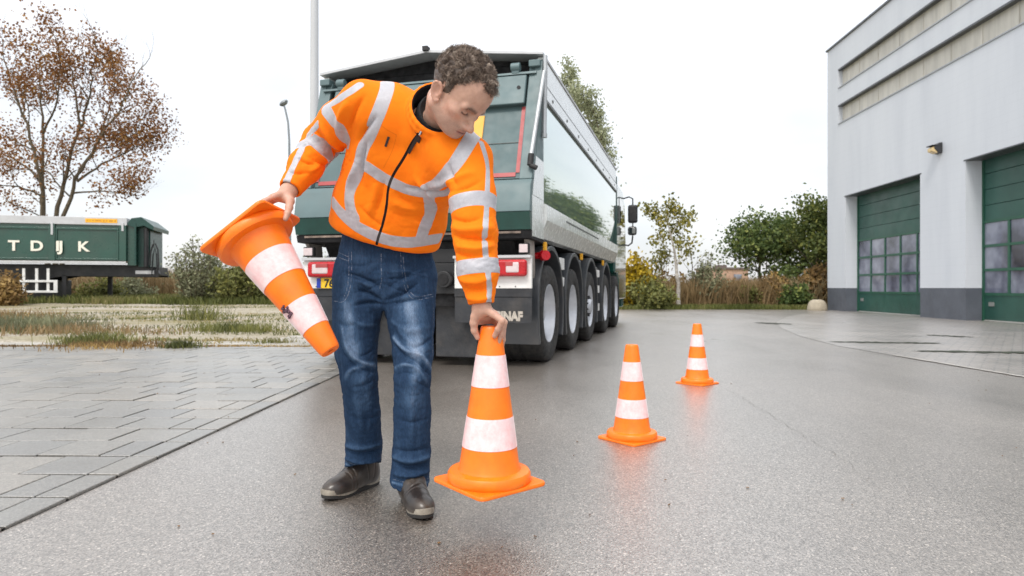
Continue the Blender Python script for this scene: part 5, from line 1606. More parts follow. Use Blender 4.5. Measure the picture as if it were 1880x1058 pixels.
# cuffs lining
m_jack, n, b = new_mat('fleece_orange')
oc = ramp(n, noise(n, 9, 5, 0.6), [(0.3, (0.90, 0.180, 0.008)), (0.7, (0.95, 0.225, 0.010))])
sm = ramp(n, math_(n, 'MULTIPLY_ADD', attr(n, 'seam'), 200.0, 0.5), [(0.0, 1.0), (1.0, 0.0)])
oc = mixc(n, math_(n, 'MULTIPLY', sm, 0.6), oc, (0.35, 0.06, 0.01))
gc = ramp(n, noise(n, 60, 4, 0.7), [(0.3, (0.37, 0.37, 0.40)), (0.7, (0.45, 0.45, 0.485))])
wr = n.nodes.new('ShaderNodeTexVoronoi'); wr.feature = 'DISTANCE_TO_EDGE'; wr.inputs['Scale'].default_value = 22.0
tcn = n.nodes.new('ShaderNodeTexCoord').outputs['Object']; mpn = n.nodes.new('ShaderNodeMapping'); mpn.inputs['Scale'].default_value = (1, 1, 0.45)
n.links.new(tcn, mpn.inputs[0]); n.links.new(mpn.outputs[0], wr.inputs['Vector'])
fs = ramp(n, math_(n, 'MULTIPLY_ADD', attr(n, 'stripe'), 900.0, 0.5, True), [(0.0, 1.0), (1.0, 0.0)])
c = mixc(n, fs, oc, gc)
fz = ramp(n, math_(n, 'MULTIPLY_ADD', attr(n, 'dark'), 1200.0, 0.5, True), [(0.0, 1.0), (1.0, 0.0)])
fl_ = ramp(n, math_(n, 'MULTIPLY_ADD', attr(n, 'lining'), 900.0, 0.5, True), [(0.0, 1.0), (1.0, 0.0)])
c = mixc(n, fz, c, (0.012, 0.011, 0.012)); c = mixc(n, fl_, c, (0.010, 0.010, 0.012))
n.links.new(c, b.inputs['Base Color'])
n.links.new(mixc(n, fs, (0.85, 0.85, 0.85), (0.42, 0.42, 0.42)), b.inputs['Roughness'])
n.links.new(mixc(n, fs, (0.12, 0.12, 0.12), (0.5, 0.5, 0.5)), b.inputs['Specular IOR Level'])
h1 = math_(n, 'MULTIPLY', noise(n, 420, 3, 0.6), 0.35)
h2 = math_(n, 'MULTIPLY', noise(n, 30, 3, 0.5), 0.45)
bump(n, b, math_(n, 'ADD', math_(n, 'ADD', h1, h2), math_(n, 'MULTIPLY', fs, 0.5)), 0.5, 0.004)
jacket = mesh_obj('jacket', JV2 - MO, JQ, m_jack, man, smooth=True, attrs={'stripe': stripe, 'dark': dark, 'lining': lining, 'seam': seam})
# zip puller tags, chest tag
m_black = pm('tag_black', (0.015, 0.014, 0.014), 0.6)
def on(pix):
    p = surf_line(bv2, [pix, (pix[0] + .5, pix[1])], 9)[0]; return Vector(p)
def tagbox(name, p0, p1, w, th=0.002):
    a, b2 = on(p0), on(p1)
    a = a + Vector((0, -0.003, 0)); b2 = b2 + Vector((0, -0.003, 0))
    mid = (a + b2) / 2; d = (b2 - a); L = d.length; d.normalize()
    nn = Vector((0.1, -1, 0.1)); s_ = d.cross(nn).normalized(); nn = s_.cross(d)
    M = Matrix((s_, d, nn)).transposed()
    mb = MB(); mb.box(mid - Vector(MO), (w, L, th), M)
    return mb.build(name, m_black, jacket, bevel=0.0008)
tagbox('zip_flap', (768, 250), (750, 282), 0.011)
tagbox('zip_pull', (773, 243), (768, 262), 0.010, 0.004)
tagbox('chest_tag', (714, 252), (708, 270), 0.008)
mb = MB(); p = on((772, 246)) - Vector(MO) + Vector((0, -0.006, 0)); mb.cyl(p - Vector((0.003, 0, .006)), p + Vector((.003, 0, .006)), 0.003, n=8); mb.build('zip_slider', m_gal, jacket)
# black fleece lining standing against the neck
LNF = Field(tuple(CR - 0.16), tuple(CR + 0.16), 0.004)
LNF.eseg(CR - cn * 0.10, CR - cn * 0.045, (0.074, 0.084), (0.078, 0.090), e1, 0.01)
LNF.ell(CR + cn * 0.05, (0.073, 0.085, 0.115), np.stack([e1, e2, cn]), 0.004, True)
lv, lq = LNF.mesh(); lv = relax(lv, lq, 1)
m_lin = pm('lining_black', (0.010, 0.010, 0.012), 0.9, bmp=0.3, bs=300)
mesh_obj('collar_lining', lv - MO, lq, m_lin, jacket, smooth=True)

# ------------------------------------------------------------------ jeans
K_ = Field((-0.86, 2.2, 0.03), (-0.14, 2.78, 1.06), 0.0042)
K_.eseg(w3(709, 430, 2.50), w3(707, 500, 2.53), (0.165, 0.112), (0.196, 0.125), (0.98, -.06, -.15), 0.02, (1, -.05, -.03))
K_.eseg(w3(707, 500, 2.53), w3(706, 532, 2.53), (0.196, 0.125), (0.185, 0.115), (1, -.05, -.03), 0.02)
def leg(sts, k=0.018):
    P_ = [w3(*s_[:3]) for s_ in sts]
    for i in range(len(sts) - 1): K_.eseg(P_[i], P_[i + 1], (sts[i][3], sts[i][4]), (sts[i + 1][3], sts[i + 1][4]), (1, 0, 0), k if i == 0 else 0.010)
    return P_
legR = leg([(657, 520, 2.535, .098, .105), (655, 590, 2.515, .090, .098), (654, 645, 2.495, .079, .086), (660, 695, 2.480, .069, .076), (666, 760, 2.52, .067, .072), (669, 820, 2.575, .071, .078), (667, 852, 2.60, .069, .082), (666, 872, 2.615, .068, .084)])
legL = leg([(753, 520, 2.515, .101, .105), (755, 590, 2.47, .088, .096), (758, 645, 2.435, .075, .083), (757, 695, 2.395, .067, .075), (757, 760, 2.41, .068, .073), (756, 830, 2.43, .070, .076), (752, 880, 2.44, .071, .080), (752, 900, 2.445, .070, .082)])
for y_, r_ in ((572, .005), (578, .007), (584, .009), (590, .011), (597, .013)): K_.cap(w3(704, y_, 2.36), w3(704, y_ + 2, 2.68), r_, r_, 0.004, True)
K_.plane(w3(666, 855, 2.60), (0.18, -0.30, -1), 0.003, (-0.8, 2.2, 0.03), (-0.47, 2.78, 0.22))
K_.plane(w3(752, 888, 2.44), (-0.12, 0.18, -1), 0.003, (-0.47, 2.2, 0.03), (-0.14, 2.78, 0.22))
K_.eseg(w3(666, 880, 2.62), w3(667, 845, 2.595), (.060, .074), (.060, .070), (1, 0, 0), 0.0) if False else None
for (a, b2, r_) in ((w3(668, 900, 2.62), w3(667, 848, 2.60), .058), (w3(752, 930, 2.44), w3(752, 872, 2.44), .060)): K_.cap(a, b2, r_, r_, 0.004, True)
KV, KQ = K_.mesh(); del K_
KV = relax(KV, KQ, 2, 0.5); KN = vnormals(KV, KQ); kb = bvh_of(KV, KQ)
kd = np.zeros(len(KV))
def kfold(pix, depth, width, sign):
    global kd
    ln = surf_line(kb, pix)
    if len(ln) < 2: return
    d, t = seg_dist(KV, ln); kd += sign * depth * 2.0 * (np.exp(-(d / width) ** 2) if sign > 0 else np.exp(-(d / (width * .8)) ** 1.15)) * np.sin(np.clip(t, .02, .98) * np.pi) ** .6
KF = [
    ([(700, 552), (680, 540), (655, 532)], .010, .009, -1), ([(702, 560), (682, 556), (650, 560)], .009, .009, -1), ([(698, 545), (680, 525), (650, 510)], .004, .010, 1),
    ([(708, 552), (735, 540), (770, 520)], .010, .009, -1), ([(708, 560), (740, 552), (780, 548)], .008, .009, -1), ([(712, 545), (735, 525), (765, 505)], .004, .010, 1), ([(712, 530), (740, 508), (775, 492)], .006, .008, -1), ([(700, 530), (670, 512), (630, 500)], .006, .008, -1),
    ([(640, 585), (665, 598), (690, 596)], .004, .013, 1), ([(720, 590), (750, 610), (790, 600)], .004, .013, 1),
    # behind the knee, hem breaks
    ([(620, 625), (632, 655), (655, 675), (690, 684)], .006, .007, -1), ([(628, 600), (638, 645), (662, 666), (690, 672)], .006, .009, 1), ([(634, 694), (646, 676), (668, 674)], .006, .009, 1), ([(690, 696), (672, 708), (645, 712)], .004, .009, -1), ([(690, 640), (668, 655), (650, 652)], .004, .008, -1), ([(618, 590), (634, 600), (656, 596)], .003, .008, -1),
    ([(722, 632), (742, 655), (768, 662), (792, 690)], .006, .007, -1), ([(722, 620), (745, 646), (772, 650), (792, 676)], .006, .009, 1), ([(728, 600), (742, 622), (762, 634)], .004, .008, 1), ([(724, 676), (742, 668), (764, 674), (784, 700)], .005, .008, 1), ([(724, 690), (745, 682), (766, 690)], .004, .007, -1), ([(792, 715), (775, 706), (758, 700)], .004, .008, -1), ([(792, 622), (776, 634), (758, 640)], .004, .008, -1),
    ([(700, 515), (672, 518), (632, 506)], .004, .005, -1), ([(702, 520), (676, 532), (640, 540)], .004, .005, -1), ([(704, 514), (735, 512), (785, 498)], .004, .005, -1), ([(706, 522), (732, 534), (772, 540)], .004, .005, -1), ([(690, 480), (665, 490), (630, 486)], .003, .006, -1), ([(716, 480), (745, 486), (786, 478)], .003, .006, -1), ([(716, 500), (750, 498), (790, 510)], .003, .006, 1),
    ([(640, 765), (665, 772), (698, 764)], .004, .012, -1), ([(725, 770), (755, 778), (788, 768)], .004, .012, -1),
    ([(634, 828), (662, 836), (702, 826)], .008, .009, -1), ([(634, 818), (664, 824), (700, 815)], .007, .010, 1), ([(634, 842), (664, 850), (702, 842)], .006, .008, 1),
    ([(720, 848), (752, 862), (790, 850)], .009, .009, -1), ([(720, 838), (752, 850), (790, 838)], .007, .010, 1), ([(720, 868), (750, 876), (788, 864)], .007, .009, 1), ([(722, 824), (752, 832), (790, 822)], .005, .009, -1),
    ([(655, 725), (662, 765), (664, 800)], .004, .014, 1), ([(752, 725), (756, 770), (756, 815)], .004, .014, 1),
]
for f_ in KF: kfold(*f_)
rk = (1 - np.abs(n3(KV * [1, 1, 1.7], 42, 41)) * 2.6).clip(0, 1) ** 3
kd -= 0.0030 * rk * (0.4 + near_(KV, KR, .12) + near_(KV, KL, .12) + near_(KV, w3(704, 520, 2.42), .10) + near_(KV, AR, .14) + near_(KV, AL, .14)).clip(0, 1.2)
kd += 0.0022 * n3(KV * [1, 1, 1.6], 40, 5) + 0.0012 * n3(KV * [1, 1, 2.5], 80, 6)
KV2 = KV + KN * kd[:, None]; kb2 = bvh_of(KV2, KQ)
# fading: fronts of thighs, knees and shins; whiskers
fade = np.zeros(len(KV))
for pix, w_, a_ in (([(636, 560), (640, 610), (650, 650)], .030, .62), ([(660, 700), (664, 740)], .032, .42), ([(752, 560), (762, 610), (766, 645)], .040, .80), ([(768, 650), (762, 700)], .024, .55), ([(758, 712), (757, 735)], .030, .40),
                    ([(640, 520), (645, 560)], .03, .3), ([(628, 600), (638, 645), (662, 666), (690, 672)], .012, .5), ([(634, 694), (646, 676), (668, 674)], .011, .5), ([(722, 620), (745, 646), (772, 650), (792, 676)], .012, .55), ([(724, 676), (742, 668), (764, 674), (784, 700)], .010, .45), ([(634, 852), (664, 862), (704, 856)], .006, .6), ([(720, 886), (752, 894), (790, 884)], .006, .6),
                    ([(640, 585), (665, 598), (690, 596)], .008, .3), ([(720, 590), (750, 610), (790, 600)], .008, .3),
                    ([(634, 818), (664, 824), (700, 815)], .006, .12), ([(720, 838), (752, 850), (790, 838)], .006, .12)):
    ln = surf_line(kb2, pix)
    if len(ln) > 1:
        d, t = seg_dist(KV2, ln); fade = np.maximum(fade, a_ * np.exp(-(d / w_) ** 2))
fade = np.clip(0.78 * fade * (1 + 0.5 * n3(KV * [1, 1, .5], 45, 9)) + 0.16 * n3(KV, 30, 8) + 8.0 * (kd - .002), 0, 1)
stitch = np.full(len(KV), .05)
for pix in ([(645, 462), (646, 500), (643, 532), (632, 557), (611, 552)], [(640, 462), (641, 500), (638, 530), (630, 549)], [(735, 462), (738, 505), (745, 535), (760, 553), (795, 545)], [(740, 470), (743, 505), (750, 533), (763, 547), (795, 540)], [(700, 466), (699, 490), (702, 510), (697, 530)], [(610, 458), (640, 472)],
            [(616, 470), (640, 480)], [(632, 846), (664, 858), (702, 850)], [(720, 880), (752, 888), (788, 878)], [(706, 620), (708, 660), (714, 700), (716, 760), (716, 830)], [(796, 560), (794, 640), (794, 720), (791, 800)], [(699, 600), (697, 660), (700, 720), (702, 800)]):
    ln = surf_line(kb2, pix)
    if len(ln) > 1: d, t = seg_dist(KV2, ln); stitch = np.minimum(stitch, d - 0.0016)
m_denim, n, b = new_mat('denim')
tcn = n.nodes.new('ShaderNodeTexCoord').outputs['Object']
grain = noise(n, 260, 4, 0.75, tcn, mapping=(1, 1, 0.25))
streak = noise(n, 55, 5, 0.7, tcn, mapping=(1, 1, 0.12))
fv = math_(n, 'ADD', attr(n, 'fade'), math_(n, 'MULTIPLY', math_(n, 'SUBTRACT', streak, 0.5), 0.5), clamp=True)
c = ramp(n, fv, [(0.0, (0.016, 0.036, 0.076)), (0.28, (0.042, 0.082, 0.150)), (0.62, (0.150, 0.222, 0.330)), (1.0, (0.38, 0.44, 0.53))])
c = mixc(n, 1.0, c, ramp(n, grain, [(0.3, 0.70), (0.7, 1.35)]), 'MULTIPLY')
fs = ramp(n, math_(n, 'MULTIPLY_ADD', attr(n, 'stitch'), 700.0, 0.5, True), [(0.0, 1.0), (1.0, 0.0)])
c = mixc(n, math_(n, 'MULTIPLY', fs, ramp(n, noise(n, 180, 1), [(0.45, 0.15), (0.55, 0.6)])), c, (0.27, 0.30, 0.36))
n.links.new(c, b.inputs['Base Color']); b.inputs['Roughness'].default_value = 0.9; b.inputs['Specular IOR Level'].default_value = 0.12
bump(n, b, math_(n, 'ADD', math_(n, 'MULTIPLY', grain, 0.6), noise(n, 24, 3, 0.5, tcn)), 0.5, 0.004)
mesh_obj('jeans', KV2 - MO, KQ, m_denim, man, smooth=True, attrs={'fade': fade, 'stitch': stitch})

# ------------------------------------------------------------------ shoes
m_shoe, n, b = new_mat('shoe_leather')
c = ramp(n, noise(n, 14, 6, 0.65), [(0.3, (0.012, 0.010, 0.010)), (0.6, (0.030, 0.024, 0.021)), (0.8, (0.085, 0.066, 0.052))])
c = mixc(n, ramp(n, attr(n, 'dust'), [(0.0, 0.0), (1.0, 0.55)]), c, (0.14, 0.11, 0.08))
n.links.new(c, b.inputs['Base Color']); b.inputs['Roughness'].default_value = 0.30
bump(n, b, noise(n, 60, 5, 0.6), 0.25, 0.003)
m_sole = pm('shoe_sole', (0.25, 0.225, 0.185), 0.6, var=0.3, vs=30, bmp=0.3, bs=80)
m_outs = pm('outsole_black', (0.018, 0.017, 0.016), 0.6)
def shoe(heel, toe, side, label):
    """heel, toe: ground points (x,y); side: +1 left foot, -1 right foot"""
    hp = np.array([*heel, 0.0]); tpv = np.array([*toe, 0.0])
    f = tpv - hp; L = np.linalg.norm(f); f /= L; r = np.array([f[1], -f[0], 0])   # r = to the right of forward
    up = np.array([0, 0, 1.0])
    def S(a, s_, z): return hp + f * a * L + r * s_ + up * z     # a 0..1 from heel to toe
    Rm = np.stack([r, f, up])
    Fd = Field(hp + f * L / 2 - np.array([.22, .22, .01]), hp + f * L / 2 + np.array([.22, .22, .22]), 0.003)
    o_ = -side * 0.006
    Fd.ell(S(.80, -o_ * -1, .034), (.044, .054, .038), Rm, .02)
    Fd.ell(S(.62, -o_, .040), (.044, .070, .043), Rm, .03)
    Fd.ell(S(.20, 0, .048), (.035, .055, .055), Rm, .03)
    Fd.ell(S(.40, 0, .052), (.036, .075, .056), Rm, .03)
    Fd.eseg(S(.36, 0, .10), S(.62, 0, .052), (.030, .030), (.034, .026), r, .03)
    Fd.eseg(S(.25, 0, .06), S(.22, 0, .16), (.038, .052), (.042, .055), r, .035)
    Fd.eseg(S(.42, 0, .06), S(.30, 0, .14), (.034, .034), (.038, .040), r, .035)
    Fd.plane(S(0, 0, .022), -up)
    v, q_ = Fd.mesh(); v = relax(v, q_, 1)
    nn = vnormals(v, q_)
    a_ = ((v - hp) @ f) / L; s_ = (v - hp) @ r; z_ = v[:, 2]
    # creases over the vamp, seam of the elastic gusset
    dz = -0.0022 * np.exp(-((a_ - .60 - 0.02 * np.sin(s_ * 60)) / .014) ** 2) * (z_ > .03) - 0.002 * np.exp(-((a_ - .66) / .012) ** 2) * (z_ > .03)
    gus = np.abs(np.abs(a_ - .30) - (.045 + (z_ - .04) * .55))
    dz -= 0.0018 * np.exp(-(gus / .010) ** 2) * (z_ > .045) * (np.abs(s_) > .02)
    v = v + nn * dz[:, None]
    dust = np.clip(smooth(.040, .026, z_) * .4 + smooth(.86, .98, a_) * .5 + 0.45 * n3(v, 60, 3), 0, 1)
    up_o = mesh_obj('shoe', v - MO, q_, m_shoe, man, smooth=True, attrs={'dust': dust}); up_o['label'] = label
    # sole outline
    def outline(g):
        pts = []
        for k in range(40):
            a = 2 * math.pi * k / 40
            fy = 0.5 - 0.5 * math.cos(a)         # 0 heel .. 1 toe
            wv_ = 0.036 + 0.011 * smooth(.45, .75, fy) - 0.006 * math.exp(-((fy - .42) / .12) ** 2)
            x_ = math.copysign(abs(math.sin(a)) ** 0.62, math.sin(a)) * wv_
            x_ += -side * -0.0 + (0.005 * side * -1) * smooth(.5, .9, fy)
            pts.append((x_ * (1 + g / .045), (fy - .5) * (1 + 2 * g / L) + .5))
        return pts
    def slab(g, z0f, z1f, name, mat):
        o1 = outline(g); n_ = len(o1)
        V = []
        for zf, gg in ((z0f, 0), (lambda fy: (z0f(fy) + z1f(fy)) / 2, 0.0015), (z1f, 0)):
            for (x_, fy) in (outline(g + gg)):
                V.append(S(fy, x_, zf(min(1, max(0, fy)))) - MO)
        F = []
        for r_ in range(2):
            for k in range(n_): F.append((r_ * n_ + k, r_ * n_ + (k + 1) % n_, (r_ + 1) * n_ + (k + 1) % n_, (r_ + 1) * n_ + k))
        F.append(tuple(range(n_))[::-1]); F.append(tuple(range(2 * n_, 3 * n_)))
        m_ = MB(); m_.add(V, F); return m_.build(name, mat, up_o, smooth=True)
    toe_up = lambda fy: 0.012 * smooth(.75, 1.0, fy)
    wav = lambda fy: 0.006 * math.sin(fy * 2 * math.pi * 1.0 + 0.6)
    slab(0.001, lambda fy: 0.012 + toe_up(fy) + 0.010 * math.exp(-((fy - .42) / .12) ** 2), lambda fy: 0.030 + toe_up(fy) + 0.010 * smooth(.5, .1, fy) + wav(fy) * .6, 'midsole', m_sole)
    slab(-0.001, lambda fy: 0.0 + toe_up(fy) * .9, lambda fy: 0.013 + toe_up(fy) + 0.008 * math.exp(-((fy - .42) / .12) ** 2), 'outsole', m_outs)
shoe((-0.553, 2.690), (-0.700, 2.445), -1, 'worn brown slip-on work shoe turned out')
shoe((-0.405, 2.505), (-0.298, 2.235), 1, 'worn brown slip-on work shoe pointing at the viewer')
# ------------------------------------------------------------------ vegetation
def leaf_mat(name, stops, rough=0.6):
    m, n, b = new_mat(name)
    n.links.new(ramp(n, attr(n, 'tone'), stops), b.inputs['Base Color'])
    b.inputs['Roughness'].default_value = rough
    b.inputs['Specular IOR Level'].default_value = 0.3
    # thin leaves let some daylight through
    tr_ = n.nodes.new('ShaderNodeBsdfTranslucent')
    n.links.new(ramp(n, attr(n, 'tone'), stops), tr_.inputs['Color'])
    mx = n.nodes.new('ShaderNodeMixShader'); mx.inputs[0].default_value = 0.3
    out = [x for x in n.nodes if x.type == 'OUTPUT_MATERIAL'][0]
    n.links.new(b.outputs[0], mx.inputs[1]); n.links.new(tr_.outputs[0], mx.inputs[2]); n.links.new(mx.outputs[0], out.inputs['Surface'])
    return m
L_BROWN = leaf_mat('leaves_brown', [(0.0, (0.12, 0.048, 0.018)), (0.5, (0.26, 0.115, 0.036)), (0.85, (0.38, 0.20, 0.055)), (1.0, (0.56, 0.38, 0.06))])
L_GREEN = leaf_mat('leaves_green', [(0.0, (0.035, 0.060, 0.018)), (0.5, (0.090, 0.135, 0.040)), (0.85, (0.20, 0.24, 0.065)), (1.0, (0.36, 0.36, 0.09))])
L_MID = leaf_mat('leaves_mid_green', [(0.0, (0.035, 0.055, 0.015)), (0.5, (0.09, 0.12, 0.03)), (0.85, (0.20, 0.22, 0.055)), (1.0, (0.36, 0.34, 0.08))])
L_PALE = leaf_mat('leaves_pale_green', [(0.0, (0.15, 0.17, 0.10)), (0.5, (0.27, 0.30, 0.18)), (1.0, (0.44, 0.45, 0.28))])
L_YG = leaf_mat('leaves_yellow_green', [(0.0, (0.08, 0.09, 0.02)), (0.5, (0.20, 0.19, 0.04)), (1.0, (0.42, 0.34, 0.06))])
L_YEL = leaf_mat('leaves_yellow', [(0.0, (0.14, 0.12, 0.02)), (0.4, (0.36, 0.26, 0.02)), (1.0, (0.66, 0.46, 0.03))])
L_GREY = leaf_mat('leaves_grey_green', [(0.0, (0.10, 0.105, 0.06)), (0.5, (0.215, 0.225, 0.13)), (1.0, (0.38, 0.38, 0.23))])
L_OLIVE = leaf_mat('leaves_olive', [(0.0, (0.075, 0.085, 0.028)), (0.5, (0.18, 0.19, 0.06)), (1.0, (0.34, 0.32, 0.09))])
L_RUST = leaf_mat('leaves_rust', [(0.0, (0.12, 0.075, 0.035)), (0.5, (0.30, 0.19, 0.075)), (1.0, (0.48, 0.33, 0.12))])
L_GRASS = leaf_mat('grass_blades', [(0.0, (0.07, 0.085, 0.02)), (0.4, (0.15, 0.165, 0.045)), (0.75, (0.27, 0.235, 0.10)), (1.0, (0.40, 0.32, 0.17))])
L_DRY = leaf_mat('dry_stems', [(0.0, (0.13, 0.095, 0.045)), (0.5, (0.32, 0.22, 0.11)), (1.0, (0.42, 0.34, 0.20))])
m_bark = pm('bark', (0.105, 0.082, 0.050), 0.9, var=0.35, vs=6, bmp=0.5, bs=20)
m_birch = pm('birch_bark', (0.42, 0.39, 0.35), 0.8, var=0.35, vs=3, mapping=(1, 1, 4), bmp=0.2, dirt=0.5)
NR_ = np.random.default_rng(21)

def leaves(name, C, size, mat, parent, tone=None, asp=1.6, drop=0.0, jit=0.35):
    """one small bent leaf (two triangles sharing the mid rib) per centre"""
    C = np.asarray(C, float); n_ = len(C)
    a = NR_.normal(size=(n_, 3)); a[:, 2] -= drop; a /= np.linalg.norm(a, axis=1, keepdims=True)
    b_ = np.cross(a, NR_.normal(size=(n_, 3))); b_ /= np.linalg.norm(b_, axis=1, keepdims=True) + 1e-9
    s = size * NR_.uniform(1 - jit, 1 + jit, (n_, 1))
    cc = np.cross(a, b_) * s * 0.18
    V = np.stack([C - a * s * asp / 2, C + b_ * s / 2 + cc, C + a * s * asp / 2, C - b_ * s / 2 + cc], 1).reshape(-1, 3)
    i = np.arange(n_) * 4
    F = np.concatenate([np.c_[i, i + 1, i + 2], np.c_[i, i + 2, i + 3]])
    t = NR_.uniform(0, 1, n_) if tone is None else np.clip(tone, 0, 1)
    return mesh_obj(name, V, F, mat, parent, attrs={'tone': np.repeat(t, 4)})

def grow(mb, tips, p, d, L, r, depth, rnd, spread=0.55, up=0.12, kink=0.18, ratio=0.72, nch=(2, 3), sides=5, leafy=2):
    """recursive branching; tips collects leaf-bearing points"""
    k = 3 if depth > 0 else 2
    pts = [p.copy()]; rs = [r]; q = p.copy(); dd = d.copy()
    for i in range(k):
        dd = (dd + Vector((rnd.gauss(0, kink), rnd.gauss(0, kink), rnd.gauss(0, kink) + up))).normalized()
        q = q + dd * (L / k); pts.append(q.copy()); rs.append(r * (1 - 0.42 * (i + 1) / k))
        if depth < leafy: tips.append((q.copy(), dd.copy()))
        if depth >= 1 and i < k - 1 and rnd.random() < 0.6:
            sd = (dd + Vector((rnd.gauss(0, 1), rnd.gauss(0, 1), rnd.gauss(0.1, 0.6))).normalized() * spread * 1.2).normalized()
            grow(mb, tips, q, sd, L * ratio * 0.75, r * 0.45, depth - 1, rnd, spread, up, kink, ratio, nch, sides, leafy)
    mb.tube(pts, rs, max(3, sides), cap=False)
    if depth <= 0: return
    for j in range(rnd.randint(*nch)):
        sd = (dd + Vector((rnd.gauss(0, 1), rnd.gauss(0, 1), rnd.gauss(0, 0.7))).normalized() * spread).normalized()
        grow(mb, tips, q, sd, L * ratio * rnd.uniform(.8, 1.15), rs[-1] * 0.72, depth - 1, rnd, spread, up, kink, ratio, nch, max(3, sides - 1), leafy)

def leaf_pts(tips, per, sp):
    out = []; tn = []
    for p, d in tips:
        base = NR_.uniform()
        k = NR_.poisson(per)
        for _ in range(k):
            o = NR_.normal(size=3) * sp
            out.append((p.x + o[0], p.y + o[1], p.z + o[2])); tn.append(0.55 * base + 0.45 * NR_.uniform())
    return np.array(out).reshape(-1, 3), np.array(tn)

def gz(x, y): return float(ground_z(x, y))

# big brown-leaved tree behind the trailer, limbs led where they grow in the photograph
def limb(mb, tips, pix, Yoff, r0, r1, rnd, Y0, origin, n_side=7, sub=1.35, depth=2):
    P = [W(px, py, Y0) for px, py in pix]
    k = len(P)
    pts = []
    for i, p in enumerate(P):
        t = i / (k - 1); s_ = (Y0 + Yoff * t) / Y0
        pts.append(Vector((p.x * s_, Y0 + Yoff * t, p.z)) - origin)
    fine = []
    for i in range(k - 1):
        for j in range(4): 
            q = pts[i].lerp(pts[i + 1], j / 4); fine.append(q + Vector((rnd.gauss(0, .05), rnd.gauss(0, .05), 0)))
    fine.append(pts[-1]); m_ = len(fine)
    r0 *= .8; r1 *= .6; rs = [r0 + (r1 - r0) * (i / (m_ - 1)) ** 0.7 for i in range(m_)]
    mb.tube(fine, rs, 7, cap=False)
    for j in range(n_side):
        t = 0.28 + 0.72 * (j + rnd.random()) / n_side; i = min(m_ - 2, int(t * (m_ - 1)))
        q = fine[i]; d = (fine[i + 1] - fine[i]).normalized()
        sd = (d * 0.8 + Vector((rnd.gauss(0, 1), rnd.gauss(0, 1), rnd.gauss(0.15, .5))).normalized() * 0.75).normalized()
        grow(mb, tips, q, sd, sub * rnd.uniform(.7, 1.2) * (1.1 - 0.3 * t), rs[i] * 0.5, depth, rnd, 0.55, 0.10, 0.16, 0.70, (1, 2), 4, 2)
    grow(mb, tips, fine[-1], (fine[-1] - fine[-2]).normalized(), sub * .8, r1, depth, rnd, 0.5, 0.1, 0.16, 0.7, (2, 3), 4, 2)
YB = 33.0
org = W(100, 529, YB); org.z = 0.15
bt = empty('broadleaf_tree', tuple(org), 0, 'big spreading tree with thin brown autumn leaves behind the green trailer', 'tree')
rnd = random.Random(4); mb = MB(); tips = []
LIMBS = [
    ([(92, 555), (80, 440), (73, 329), (52, 238), (24, 179), (8, 131)], -1.5, .17, .04), ([(92, 555), (80, 400), (79, 246), (75, 165), (72, 120)], 1.5, .17, .04),
    ([(105, 555), (104, 400), (119, 317), (148, 232), (135, 150), (126, 100)], 0.5, .19, .04), ([(112, 555), (116, 400), (139, 329), (175, 274), (218, 210), (250, 150)], -1.0, .17, .04),
    ([(139, 333), (190, 298), (235, 270), (258, 258)], 1.2, .09, .03), ([(146, 240), (162, 190), (171, 145), (176, 105)], -1.6, .09, .03),
    ([(128, 355), (180, 352), (212, 356), (232, 362)], -0.8, .07, .025), ([(73, 329), (30, 290), (-20, 250)], 1.2, .10, .03), ([(78, 360), (40, 345), (0, 345), (-40, 350)], -1.2, .07, .025),
    ([(175, 274), (218, 262), (252, 220)], 1.8, .07, .025), ([(79, 246), (110, 190), (108, 130)], -2.2, .08, .03), ([(52, 238), (40, 180), (45, 130)], 2.0, .08, .03), ([(139, 329), (180, 250), (203, 170), (206, 130)], 2.4, .09, .03),
]
for pix, yo, r0, r1 in LIMBS: limb(mb, tips, pix, yo, r0, r1, rnd, YB, org, n_side=8 if len(pix) > 3 else 5)
mb.build('trunk', m_bark, bt, smooth=True)
C, tn = leaf_pts(tips, 7.5, 0.30)
keep = ((C[:, 0] - 0.5) / 5.0) ** 2 + ((C[:, 2] - 8.4) / 5.35) ** 2 + NR_.normal(size=len(C)) * .08 < 1; C, tn = C[keep], tn[keep]
leaves('crown', C, 0.10, L_BROWN, bt, tn ** 1.2 * 0.95, 1.3)

